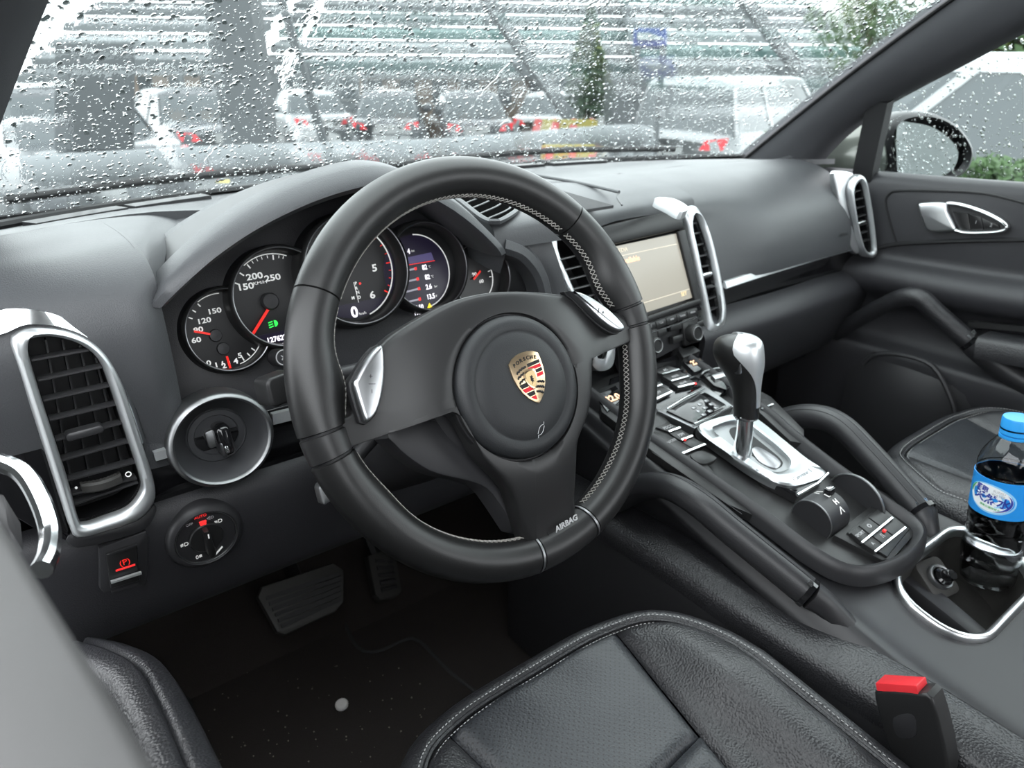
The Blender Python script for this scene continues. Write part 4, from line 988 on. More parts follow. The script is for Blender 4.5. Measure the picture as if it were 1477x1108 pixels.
    dr = mesh('mode_roller', *loft([dl(-.012, rr-.006), dl(-.012, rr-.0015), dl(-.0105, rr), dl(w-.0115, rr), dl(w-.010, rr-.0015), dl(w-.010, .001)], True, True, True), 'soft_black', t, 40)
    mesh('roller_ring', *tube(dl(-.011, rr-.0008, 48), .0008, 6, True), 'grey_metal', dr)
    for i, a in enumerate((128, 105, 80, 55)):
        p = c0+ax*.014+CN.v*(rr+.0002)*math.cos(R(a))+CN.n*((rr+.0002)*math.sin(R(a))-.006)
        f = Frame(p, ax, (-CN.v*math.sin(R(a))+CN.n*math.cos(R(a)))*-1 if False else (CN.v*-math.sin(R(a))+CN.n*math.cos(R(a)))*(-1 if a < 90 else 1))
        f = Frame(p, ax, CN.v*math.sin(R(a))-CN.n*math.cos(R(a)))
        text('roller_mark', ('⋀', 'H', 'II', '/ \\')[i], f, 0, 0, .010, 'white_print', dr, c=.0004, bold=True)
    p = c0+ax*.020+CN.v*rr*.25+CN.n*(rr*.97-.006); NF = Frame(p, ax, CN.v*.97-CN.n*.25)
    mesh('roller_tab', *prism([NF.P(x, y, .008) for x, y in rrect(.013, .009, .002)], NF.n, .009, .0015), 'gloss_black', dr)
    mesh('roller_tab_cap', *prism([NF.P(x, y, .0092) for x, y in rrect(.010, .005, .001)], NF.n, .0016, .0005), 'chrome', dr)
    # pocket: half round wall right of the roller
    pc = CN.px(1228, 722, .0)
    wall = [CN.P(0, 0)*0+pc+ax*(.018+.004*math.cos(a))+CN.v*.040*math.cos(a)+CN.n*(.036*math.sin(a)-.012) for a in [math.pi*i/24 for i in range(25)]]
    mesh('pocket_wall', *prism(wall, -ax, .004, .001), 'soft_black', t)
    mesh('pocket_edge', *tube(wall, .0014, 6), 'grey_metal', t)
    # ---- rear key pad
    pad = bank([(1222, 768), (1269, 729), (1312, 763), (1280, 803)], .002, 'satin_black', 'rear_pad')
    bank([(1203, 772), (1240, 742), (1268, 722), (1316, 756), (1318, 772), (1288, 806), (1272, 808)], -.001, 'satin_black', 'pad_base')
    rows = [[(1226, 768), (1238, 758), (1252, 746), (1266, 734)], [(1243, 783), (1256, 772), (1271, 760), (1287, 747)], [(1262, 796), (1275, 786), (1290, 774), (1306, 761)]]
    marks = [['SPORT', '◎', ''], ['A', '⎍', '']]
    for r in range(2):
        for c in range(3):
            q = [rows[r][c], rows[r][c+1], rows[r+1][c+1], rows[r+1][c]]
            cx, cy = sum(a for a, b in q)/4, sum(b for a, b in q)/4; q = [(cx+(x-cx)*.93, cy+(y-cy)*.93) for x, y in q]
            k = mesh('key', *prism(CN.pxs(q, .005), CN.n, .006, .0008), 'satin_black', pad)
            if marks[r][c]: u, v = CN.uv(cx, cy, .005); text('key_print', marks[r][c], CN, u, v, .0075 if c else .0058, 'dim_print', k, c=.0052)
        a, b = rows[r+1][0], rows[r+1][3]
        mesh('chrome_line', *bar(CN.px(*a, .0065), CN.px(*b, .0065), .0022, .002, CN.n), 'chrome', pad)
    p = CN.px(1276, 765, .0075); mesh('key_light', *lathe(Frame(p, CN.u, CN.v), 0, 0, [(1e-4, .0008), (.002, .0006), (.0022, -.002)], 12), 'red_glow', pad)
    return t
CONSOLE = build_console()

def build_handles():
    for s, lab in ((-1, 'leather grab handle arching along the driver side of the console'), (1, 'leather grab handle arching along the passenger side of the console')):
        X = lambda d: XC+s*d
        t = partgroup('grab_handle', CONSOLE, lab)
        pts = [V((X(.130), .165, .365)), V((X(.145), .105, .405)), V((X(.155), .055, .455)), V((X(.157), .010, .482)), V((X(.157), -.035, .486)), V((X(.148), -.090, .466)), V((X(.128), -.176, .430))]
        pr = [(-.013, -.009), (-.009, -.013), (.009, -.013), (.013, -.009), (.0145, .003), (.010, .010), (.003, .0125), (-.003, .0125), (-.010, .010), (-.0145, .003)]
        pr = [(a*1.2, b*1.2) for a, b in pr]
        P = cr(pts, 6); mesh('grip', *sweep(P, pr, (s*-.35, 0, 1)), 'handle_leather', t, 60)
        for d in (-.0045, .0045):
            q = []
            for i, p in enumerate(P):
                tt = (P[min(i+1, len(P)-1)]-P[max(i-1, 0)]).normalized(); u = V((s*-.35, 0, 1)); u = (u-tt*u.dot(tt)).normalized(); w = tt.cross(u); q.append(p+w*d+u*.0146)
            mesh('seam', *tube(q, .0008, 6), 'soft_black', t)
        e = pts[-1]; d = (pts[-1]-pts[-2]).normalized()
        mesh('chrome_clip', *sweep([e-d*.003, e+d*.003], [(a*1.06, b*1.06) for a, b in pr], (s*-.35, 0, 1)), 'gloss_black', t)
        mesh('clip_plate', *sweep([e-d*.002+V((0, 0, .0158)), e+d*.003+V((0, 0, .0148))], [(-.004, -.002), (.012, -.002), (.012, .001), (-.004, .001)], (s*-.35, 0, 1)), 'chrome', t)
        b = [e+d*.002, e+d*.022+V((-s*.006, 0, -.004)), e+V((-s*.018, -.055, -.034))] if s < 0 else [e+d*.002, e+d*.012+V((-.004, 0, -.004)), e+V((-.012, -.026, -.030))]
        mesh('handle_root', *sweep(cr(b, 5), pr, (s*-.35, 0, 1), scale=[1-.035*i for i in range(11)]), 'soft_black', t, 60)
build_handles()

def build_lever():
    t = partgroup('gear_lever', CONSOLE, 'black leather gear lever with a silver cap')
    A = lambda x, y, X=.400: at(x, y, 'X', X)
    base, neck = A(1072, 645), A(1076, 600)
    mesh('shaft', *tube([base-V((0, 0, .012)), base.lerp(neck, .5), neck], [.0125, .0105, .0095], 20), 'chrome', t, 40)
    mesh('collar', *lathe(Frame(neck, (1, 0, 0), (0, 1, -.15)), 0, 0, [(.009, -.004), (.0150, -.003), (.0158, 0), (.0150, .003), (.009, .004)], 32), 'chrome', t, 50)
    up = (A(1078, 500)-neck).normalized(); f = Frame(neck, (1, 0, 0), V((0, 1, 0))-up*up.y)
    # grip: leather stem flaring to a forward head
    S = [(0, .0150, .0165, 0, 0), (.015, .0152, .0168, 0, .0), (.035, .0158, .0180, 0, .001), (.052, .0190, .0230, 0, .005), (.068, .0238, .0300, -.001, .010), (.083, .0252, .0330, -.002, .013), (.096, .0225, .0305, -.002, .013), (.103, .0155, .0220, -.002, .012), (.1065, .004, .006, -.002, .011)]
    def lp(h, rx, ry, ox, oy, k=1.0, a0=0, a1=360, n=32): return [neck+V((1, 0, 0))*(ox+rx*k*math.cos(R(a0+(a1-a0)*i/(n-1 if a1-a0 < 360 else n))))+f.v*(oy+ry*k*math.sin(R(a0+(a1-a0)*i/(n-1 if a1-a0 < 360 else n))))+up*h for i in range(n)]
    SS = [tuple(v) for v in zip(*[cr([V((s[0], s[1], s[2])) for s in S], 3)])] if False else None
    Z = cr([V((s[0], s[1], s[2])) for s in S], 3); O = cr([V((s[3], s[4], 0)) for s in S], 3)
    mesh('grip', *loft([lp(z.x, z.y, z.z, o.x, o.y) for z, o in zip(Z, O)], True, True, True), 'wheel_leather', t, 60)
    # silver cap over the top and right flank
    L = [lp(z.x, z.y, z.z, o.x, o.y, 1.02, -122, 48, 24) for z, o in zip(Z, O) if z.x > .012]
    L2 = [lp(z.x+(.0022 if z.x > .09 else 0), z.y, z.z, o.x, o.y, 1.055, -100-62*min(1, max(0, (z.x-.03)/.06))**1.5, 45, 30) for z, o in zip(Z, O) if z.x > .012]
    m = MB(); m.add(*thick(loft(L2, False), .002, (1, 0, .3))); m.build('silver_cap', 'satin_silver', t, 60)
    p = neck+up*.072+f.v*.0-V((.0225, 0, 0)); mesh('release_button', *prism([p+f.v*x+up*y for x, y in rrect(.014, .020, .004)], (-1, 0, 0), .006, .0015), 'satin_chrome', t)
    p = p+up*.013-V((.0, 0, 0)); mesh('button_mark', *prism([p+f.v*x+up*y-V((.0006, 0, 0)) for x, y in rrect(.008, .006, .002)], (-1, 0, 0), .004, .0008), 'red_plastic', t)
build_lever()

# ================================================================== cup holder, power plug, bottle
def build_cup():
    F = Frame(CN.P(.075, -.270, .0), CN.u, CN.v); n = F.n
    t = partgroup('cup_holder', CONSOLE, 'chrome-rimmed cup holder')
    l = [F.P(x, y, -.016) for x, y in rrect(.205, .105, .047, 8)]
    mesh('chrome_rim', *ring(l, n, [(-.0045, -.008), (-.0035, .003), (0, .0055), (.004, .004), (.006, -.001), (.005, -.008)]), 'satin_chrome', t, 60)
    mesh('well', *loft([[p for p in offset(l, -.003, n)], [p-n*.04 for p in offset(l, -.005, n)], [p-n*.072 for p in offset(l, -.010, n)]], True, False, True), 'rubber', t, 40)
    mesh('divider', *prism([F.P(x, y, -.050) for x, y in ((-.035, -.055), (-.01, -.05), (.004, .05), (-.028, .055))], n, .036, .004), 'soft_black', t)
    mesh('rubber_tab', *prism([F.P(-.092+x, -.015+y, -.030) for x, y in rrect(.008, .022, .002)], n, .04, .002), 'soft_black', t)
    mesh('rubber_tab', *prism([F.P(.0+x, -.052+y, -.032) for x, y in rrect(.022, .008, .002)], n, .04, .002), 'soft_black', t)
    p = thing('power_plug', 'round black plug in the socket inside the cup holder', 'plug', at(1358, 832, 'Z', .385))
    q = at(1357, 832, 'Z', .385); PF = Frame(q, (1, -.2, .0), (0, .75, .65))
    mesh('socket_ring', *lathe(PF, 0, 0, [(.0115, -.012), (.0155, -.010), (.0160, .001), (.0145, .003), (.0120, .002), (.0115, -.002)], 32, False), 'grey_metal', p, 50)
    mesh('plug_body', *lathe(PF, .001, -.001, [(.0112, -.015), (.0112, .004), (.008, .006), (.0075, .014), (.006, .0165), (1e-4, .0168)], 28), 'gloss_black', p, 40)
    mesh('socket_block', *prism([PF.P(x, y, -.004) for x, y in rrect(.046, .05, .010)], PF.n, .03, .003), 'rubber', t)
build_cup()
def build_bottle():
    b = at(1422, 834, 'Z', .368); axd = V((0, .1, 1)).normalized(); F = Frame(b, (1, 0, 0), V((0, 1, -.1)))
    # spin so that the print faces the camera
    d = (CAM-b); d = (d-F.n*d.dot(F.n)).normalized()
    F = Frame(b, F.n.cross(d)*-1 if (F.n.cross(d)).dot(c_r) < 0 else F.n.cross(d), d*-1)
    F = Frame(b, F.u, F.n.cross(F.u)) if False else F
    if F.n.z < 0: F = Frame(b, F.u*-1, F.v)
    t = thing('water_bottle', 'clear plastic water bottle with blue cap and blue label in the cup holder', 'bottle', b)
    cl = bpy.data.materials.new('clear_plastic'); cl.use_nodes = True; pb = cl.node_tree.nodes['Principled BSDF']
    pb.inputs['Base Color'].default_value = (.97, .99, 1, 1); pb.inputs['Roughness'].default_value = .02; pb.inputs['Transmission Weight'].default_value = 1; pb.inputs['IOR'].default_value = 1.30
    MATS['clear_plastic'] = cl
    wt = bpy.data.materials.new('water'); wt.use_nodes = True; pb = wt.node_tree.nodes['Principled BSDF']
    pb.inputs['Base Color'].default_value = (.97, .99, 1, 1); pb.inputs['Roughness'].default_value = .0; pb.inputs['Transmission Weight'].default_value = 1; pb.inputs['IOR'].default_value = 1.33; MATS['water'] = wt
    prof = [(.020, .003), (.027, .000), (.0305, .006), (.0320, .020), (.0312, .026), (.0325, .032), (.0325, .048), (.0314, .053), (.0326, .058), (.0326, .074), (.0316, .079), (.0328, .085), (.0328, .094), (.0320, .098), (.0322, .100), (.0322, .148), (.0328, .151), (.0325, .158), (.0300, .170), (.0255, .180), (.0195, .189), (.0145, .196), (.0135, .199), (.0135, .203), (.0160, .204), (.0160, .206), (.0125, .207), (.0125, .216)]
    N = 48
    def lp(r, h, k=0):
        out = []
        for i in range(N):
            a = 2*math.pi*i/N; fl = 0
            if h < .096 or .150 < h < .192: fl = .035*abs(math.sin(5*a+h*30))+.02*math.sin(3*a+h*90)*(1 if h < .096 else .5)
            rr = (r-k)*(1-fl); out.append(F.P(rr*math.sin(a), rr*math.cos(a), h))
        return out
    prof = [(r, h if h < .05 else h) for r, h in prof]
    hs = cr([V((r, h, 0)) for r, h in prof], 2)
    mesh('bottle_body', *loft([lp(p.x, p.y) for p in hs]+[lp(p.x, p.y, .0007) for p in reversed(hs)], True, True, True), 'clear_plastic', t, 50)
    wl = [p for p in hs if .002 < p.y < .128]
    mesh('water', *loft([lp(p.x, p.y+(.0012 if i == 0 else 0), .0016) for i, p in enumerate(wl)], True, True, True), 'water', t, 50)
    lab = mesh('label_sleeve', *loft([circ(F, 0, 0, r, h, 64) for r, h in ((.0324, .1005), (.0332, .1007), (.0332, .1475), (.0324, .1477))], True), mat('label_blue', (.02, .27, .72), .35), t)
    # cap
    L = []
    for r, h in ((.0150, .198), (.0158, .199), (.0158, .216), (.0150, .2185), (.006, .2192), (1e-4, .2192)):
        L.append([F.P((r*(1+(.012*(i % 2) if .1985 < h < .217 else 0)))*math.sin(2*math.pi*i/96), (r*(1+(.012*(i % 2) if .1985 < h < .217 else 0)))*math.cos(2*math.pi*i/96), h) for i in range(96)])
    mesh('cap', *loft(L, True, True, True), mat('cap_blue', (.03, .32, .75), .4), t, 25)
    mesh('cap_ring', *lathe(F, 0, 0, [(.0140, .193), (.0160, .1935), (.0160, .197), (.0140, .1975)], 40, False), 'cap_blue', t)
    # printed oval wrapped on the label
    def wrapP(a, y, k=0):
        th = WS*a/.0333; rr = .0333+k; return F.P(rr*math.sin(th+PH), -rr*math.cos(th+PH), .124+y)
    PH = R(-20); WS = 1
    class Wrap:
        u = F.u; v = F.n; n = F.v
        def P(s, a, b, c=0): return wrapP(a, b, c+.0003)
    WR = Wrap()
    def blob(name, cx, cy, rx, ry, material, k, rot=0):
        vs = [wrapP(cx, cy, k)]; fs = []; M = 48
        for rr in (.5, 1):
            for i in range(M):
                a = 2*math.pi*i/M; x, y = rr*rx*math.cos(a), rr*ry*math.sin(a); vs.append(wrapP(cx+x*math.cos(rot)-y*math.sin(rot), cy+x*math.sin(rot)+y*math.cos(rot), k))
        for i in range(M): fs += [(0, 1+i, 1+(i+1) % M), (1+i, 1+M+i, 1+M+(i+1) % M, 1+(i+1) % M)]
        return mesh(name, vs, fs, material, lab)
    mat('label_white', (.85, .88, .90), .4); mat('label_pale', (.30, .62, .88), .4); mat('ink_blue', (.03, .05, .32), .4); mat('ink_green', (.10, .45, .15), .4)
    blob('label_oval', 0, 0, .0272, .0182, 'label_pale', .0002, R(-7)); blob('label_oval', -.0012, .0003, .0250, .0162, 'label_white', .0003, R(-7))
    text('label_title', '天然水', WR, .001, -.0015, .0135, 'ink_blue', lab, c=.0002, bold=True, rot=R(-7), depth=.0001)
    text('label_name', '舒跑', WR, -.0105, .0105, .0075, 'ink_blue', lab, c=.0002, bold=True, rot=R(-7), depth=.0001)
    text('label_latin', 'SUPAU\nWATER', WR, .008, .0085, .0042, 'dim_print', lab, c=.0002, rot=R(-7), depth=.0001)
    text('label_note', '麥飯石礦物質水', WR, .001, -.0108, .0032, 'ink_green', lab, c=.0002, rot=R(-7), depth=.0001)
    sw = [wrapP(.022*math.cos(R(a)), .0148*math.sin(R(a))-.0005, .0006) for a in range(-75, 40, 6)]
    mesh('label_swoosh', *tube(sw, [.0014*math.sin(math.pi*(i+.5)/len(sw)) for i in range(len(sw))], 6), 'ink_blue', lab)
    sw = [wrapP(-.0245*math.cos(R(a)), .0155*math.sin(R(a))+.003, .0006) for a in range(-10, 50, 6)]
    mesh('label_swoosh', *tube(sw, [.001*math.sin(math.pi*(i+.5)/len(sw)) for i in range(len(sw))], 6), 'ink_green', lab)
build_bottle()

# ================================================================== cabin shell
def st(o): o['kind'] = 'structure'; return o
def build_shell():
    # floor and firewall
    st(mesh('floor', *box((-.42, -1.4, 0), (1.60, 0, 0), (0, 2.15, 0), (0, 0, .02)), 'carpet'))
    st(mesh('wall_front', *box((-.42, .72, .0), (1.60, 0, 0), (0, .03, 0), (0, 0, .70)), 'carpet'))
    st(mesh('wall_toe_board', *thick(loft([[V((-.42, .48, .021)), V((1.18, .48, .021))], [V((-.42, .70, .20)), V((1.18, .70, .20))]], False), .02, (0, -1, 1)), 'carpet'))
    # sill and footwell wall on the driver side
    st(mesh('wall_left', *box((-.425, -1.4, .02), (.02, 0, 0), (0, 2.12, 0), (0, 0, .40)), 'soft_black'))
    st(mesh('wall_right', *box((1.165, -1.4, .02), (.02, 0, 0), (0, 2.12, 0), (0, 0, .36)), 'soft_black'))
    st(mesh('wall_rear', *box((-.44, -1.42, 0), (1.64, 0, 0), (0, .03, 0), (0, 0, .75)), 'soft_black'))
    # headliner, from header to the rear
    rows = [[V((X, y+.04*(1-((X-.375)/.6)**2), z+.02*(1-((X-.375)/.6)**2))) for X in (-.20, .1, .375, .65, .95)] for y, z in ((-.14, 1.205), (-.5, 1.24), (-1.0, 1.24), (-1.4, 1.2))]
    st(mesh('ceiling', *thick(patch(rows, 3, 3), .03, (0, 0, 1)), 'headliner'))
build_shell()

# pillar inner edges on the windscreen surface
def ws_edge(s, f):
    """f 0..1 up the windscreen edge; s -1 driver, +1 passenger"""
    if s > 0: a, b = V((1.068, .545, .752)), V((.885, -.13, 1.195))
    else: a, b = V((-.342, .585, .772)), V((-.150, -.10, 1.195))
    p = a.lerp(b, f); p.z += .018*math.sin(math.pi*f); return p
def ws_point(g, f):
    """g 0..1 across, f 0..1 up"""
    l, r = ws_edge(-1, f), ws_edge(1, f); b = ws_base(-.342+1.41*g); p = l.lerp(r, g)
    k = 4*g*(1-g); p.y += k*(.165*(1-f)+.06*f); p.z += k*(.012*f-.012*(1-f)); return p
def build_windscreen():
    m = bpy.data.materials.new('wet_glass'); m.use_nodes = True; nt = m.node_tree; nt.nodes.clear()
    out = nt.nodes.new('ShaderNodeOutputMaterial'); tr = nt.nodes.new('ShaderNodeBsdfTransparent'); tr.inputs[0].default_value = (.77, .83, .815, 1)
    gl = nt.nodes.new('ShaderNodeBsdfGlossy'); gl.inputs['Roughness'].default_value = .03
    fr = nt.nodes.new('ShaderNodeFresnel'); fr.inputs[0].default_value = 1.35; mx = nt.nodes.new('ShaderNodeMixShader')
    nt.links.new(fr.outputs[0], mx.inputs[0]); nt.links.new(tr.outputs[0], mx.inputs[1]); nt.links.new(gl.outputs[0], mx.inputs[2])
    # thin film of spray: faint rough refraction with streaky normals
    rf = nt.nodes.new('ShaderNodeBsdfRefraction'); rf.inputs['Roughness'].default_value = .02; rf.inputs['IOR'].default_value = 1.02; rf.inputs[0].default_value = (.80, .85, .84, 1)
    tc = nt.nodes.new('ShaderNodeTexCoord'); mp = nt.nodes.new('ShaderNodeMapping'); mp.inputs['Scale'].default_value = (1, .35, .35)
    nz = nt.nodes.new('ShaderNodeTexNoise'); nz.inputs['Scale'].default_value = 160; nz.inputs['Detail'].default_value = 2
    bp = nt.nodes.new('ShaderNodeBump'); bp.inputs['Strength'].default_value = .25; bp.inputs['Distance'].default_value = .004
    nt.links.new(tc.outputs['Object'], mp.inputs['Vector']); nt.links.new(mp.outputs[0], nz.inputs['Vector']); nt.links.new(nz.outputs['Fac'], bp.inputs['Height']); nt.links.new(bp.outputs[0], rf.inputs['Normal'])
    m2 = nt.nodes.new('ShaderNodeMixShader'); m2.inputs[0].default_value = .3
    nt.links.new(mx.outputs[0], m2.inputs[1]); nt.links.new(rf.outputs[0], m2.inputs[2]); nt.links.new(m2.outputs[0], out.inputs[0]); MATS['wet_glass'] = m
    g = bpy.data.materials.new('side_glass'); g.use_nodes = True; nt = g.node_tree; nt.nodes.clear()
    out = nt.nodes.new('ShaderNodeOutputMaterial'); tr = nt.nodes.new('ShaderNodeBsdfTransparent'); tr.inputs[0].default_value = (.74, .80, .785, 1)
    gl = nt.nodes.new('ShaderNodeBsdfGlossy'); gl.inputs['Roughness'].default_value = .02; fr = nt.nodes.new('ShaderNodeFresnel'); fr.inputs[0].default_value = 1.45; mx = nt.nodes.new('ShaderNodeMixShader')
    nt.links.new(fr.outputs[0], mx.inputs[0]); nt.links.new(tr.outputs[0], mx.inputs[1]); nt.links.new(gl.outputs[0], mx.inputs[2]); nt.links.new(mx.outputs[0], out.inputs[0]); MATS['side_glass'] = g
    dr = bpy.data.materials.new('rain'); dr.use_nodes = True; pb = dr.node_tree.nodes['Principled BSDF']
    pb.inputs['Base Color'].default_value = (1, 1, 1, 1); pb.inputs['Roughness'].default_value = 0; pb.inputs['Transmission Weight'].default_value = 1; pb.inputs['IOR'].default_value = 1.33; MATS['rain'] = dr
    rows = [[ws_point(g/10, f) for g in range(11)] for f in (0, .25, .5, .75, 1)]
    t = thing('window_1', 'wide rain-spotted windscreen above the dashboard', None, (0, 0, 0), kind='structure')
    orient(mesh('pane', *patch(rows, 7, 10), 'wet_glass', t, 0), (0, -1, -1))
    # black ceramic border along the foot
    mesh('ceramic_border', *thick(patch([[ws_point(g/10, f)+V((0, .002, .003)) for g in range(11)] for f in (-.02, .012)], 3, 1), .002, (0, -.5, 1)), 'deep_black', t)
    return t
def add_drops(parent, pt, nrm, down, n, rmin, rmax, rnd, name='raindrops', clump=2.6, dens=None, fine=False):
    """flattened water beads standing on the outside of a pane"""
    vs, fs = [], []
    SEG = 5 if fine else 8; RG = ((1, 0), (.72, .75)) if fine else ((1, .0), (.86, .55), (.5, .9)); NR = len(RG)
    for _ in range(n):
        g, f = rnd.random(), rnd.random()
        if dens and rnd.random() > dens(g, f): continue
        p = pt(g, f); nn = nrm(g, f); d = down(g, f); d = (d-nn*d.dot(nn)).normalized(); s = d.cross(nn)
        r = rmin+(rmax-rmin)*rnd.random()**clump; el = 1+.7*rnd.random()*(r/rmax); sk = rnd.uniform(-.25, .25)
        k = len(vs); h = r*rnd.uniform(.42, .6)
        for rr, hh in RG:
            for i in range(SEG):
                a = 2*math.pi*i/SEG; w = 1+.12*math.sin(2*a+sk*9)
                y = math.cos(a)*rr*r*el; x = math.sin(a)*rr*r*w*(1-.22*math.cos(a)*-1)
                vs.append(p+s*(x+sk*y)+d*y+nn*(hh*h))
        vs.append(p+nn*h)
        for q in range(NR-1):
            for i in range(SEG): fs.append((k+q*SEG+i, k+q*SEG+(i+1) % SEG, k+(q+1)*SEG+(i+1) % SEG, k+(q+1)*SEG+i))
        for i in range(SEG): fs.append((k+(NR-1)*SEG+i, k+(NR-1)*SEG+(i+1) % SEG, k+NR*SEG))
        fs.append(tuple(k+i for i in reversed(range(SEG))))
    me = bpy.data.meshes.new(name); b = base_of(parent); me.from_pydata([tuple(v-b) for v in vs], [], fs)
    for p in me.polygons: p.use_smooth = len(p.vertices) < SEG
    o = link(name, me, 'rain', parent); o['kind'] = 'stuff'; return o
def build_glass():
    t = build_windscreen(); rnd = random.Random(3)
    def nrm(g, f):
        a = ws_point(min(g+.01, 1), f)-ws_point(max(g-.01, 0), f); b = ws_point(g, min(f+.01, 1))-ws_point(g, max(f-.01, 0)); n = a.cross(b).normalized()
        return n if n.y > 0 else -n
    pt = lambda g, f: ws_point(g, f)+nrm(g, f)*.0003
    dn = lambda g, f: (ws_point(g, max(f-.05, 0))-ws_point(g, f)).normalized()+V((.35, 0, 0))
    dens = lambda g, f: 0 if f > .72 else (1.0 if g < .5 else .85-.25*(g-.5))
    add_drops(t, pt, nrm, dn, 15000, .0009, .0030, rnd, dens=dens, clump=1.9)
    add_drops(t, pt, nrm, dn, 11000, .0005, .0011, rnd, 'drizzle', dens=dens, fine=True)
    # a few runs of water
    rn = MB()
    for _ in range(4):
        g, f = rnd.uniform(.05, .6), rnd.uniform(.2, .5); P = []; 
        for k in range(14):
            P.append(pt(g, f)); f -= .012; g += .0022*rnd.uniform(-1.0, 1.8)
            if f < .02 or not 0 < g < 1: break
        if len(P) > 4: rn.add(*tube(P, .0004, 5))
    o = rn.build('water_runs', 'rain', t); o['kind'] = 'stuff'
build_glass()

def build_pillars():
    # passenger A pillar
    inn = [ws_edge(1, f)+V((.004, -.012, -.004)) for f in (-.02, .2, .4, .6, .8, 1.0)]
    outp = [at(x, y, 'X', X) for x, y, X in ((1168, 240, 1.085), (1205, 200, 1.075), (1250, 165, 1.062), (1290, 140, 1.05), (1380, 92, 1.012), (1477, 40, .975))]
    outp.append(outp[-1]+(outp[-1]-outp[-2])*1.2)
    A = resample(cr(inn, 4), 30); B = resample(cr(outp, 4), 30)
    M = [a.lerp(b, .35)+V((-.012, -.012, 0)) for a, b in zip(A, B)]; M2 = [a.lerp(b, .75)+V((-.012, -.008, 0)) for a, b in zip(A, B)]
    back = [a+V((.03, .05, 0)) for a in A]; back2 = [b+V((.04, .0, .0)) for b in B]
    st(mesh('trim_1', *loft([back, A, M, M2, B, back2], False), 'pillar_trim', None, 60))
    # dark seal line along glass
    st(mesh('trim_2', *tube([a+V((0, .004, .003)) for a in A], .004, 8), 'deep_black'))
    # driver A pillar
    inn = [ws_edge(-1, f)+V((.0, -.012, -.002)) for f in (-.05, .2, .4, .6, .8, 1.0)]
    A = resample(cr(inn, 4), 30)
    B = [a+V((-.085, -.10, -.0)) for a in A]; M = [a+V((-.02, -.045, 0)) for a in A]; bk = [a+V((-.04, .06, 0)) for a in A]
    st(mesh('trim_3', *loft([bk, A, M, B, [b+V((-.05, 0, 0)) for b in B]], False), 'pillar_trim', None, 60))
    # grab handle recess mark at the pillar top is out of focus: oval cap
    p = at(1440, 6, 'X', .945)
build_pillars()

# ================================================================== seats
def perforated():
    m = mat('perforated_leather', (.019, .021, .025), .42, bump=('leather', 480, .4, .0008), spec=.55)
    nt = m.node_tree; b = nt.nodes['Principled BSDF']; tc = [n for n in nt.nodes if n.type == 'TEX_COORD'][0]
    mp = nt.nodes.new('ShaderNodeMapping'); mp.inputs['Rotation'].default_value = (0, 0, R(45)); mp.inputs['Scale'].default_value = (1, 1, 0)
    vo = nt.nodes.new('ShaderNodeTexVoronoi'); vo.inputs['Scale'].default_value = 215; vo.inputs['Randomness'].default_value = 0
    nt.links.new(tc.outputs['Object'], mp.inputs['Vector']); nt.links.new(mp.outputs[0], vo.inputs['Vector'])
    rp = nt.nodes.new('ShaderNodeMapRange'); rp.inputs['From Min'].default_value = .13; rp.inputs['From Max'].default_value = .22
    nt.links.new(vo.outputs['Distance'], rp.inputs['Value'])
    mx = nt.nodes.new('ShaderNodeMix'); mx.data_type = 'RGBA'; mx.inputs[6].default_value = (.002, .002, .002, 1); mx.inputs[7].default_value = (.019, .021, .025, 1)
    nt.links.new(rp.outputs['Result'], mx.inputs[0]); nt.links.new(mx.outputs[2], b.inputs['Base Color'])
perforated()
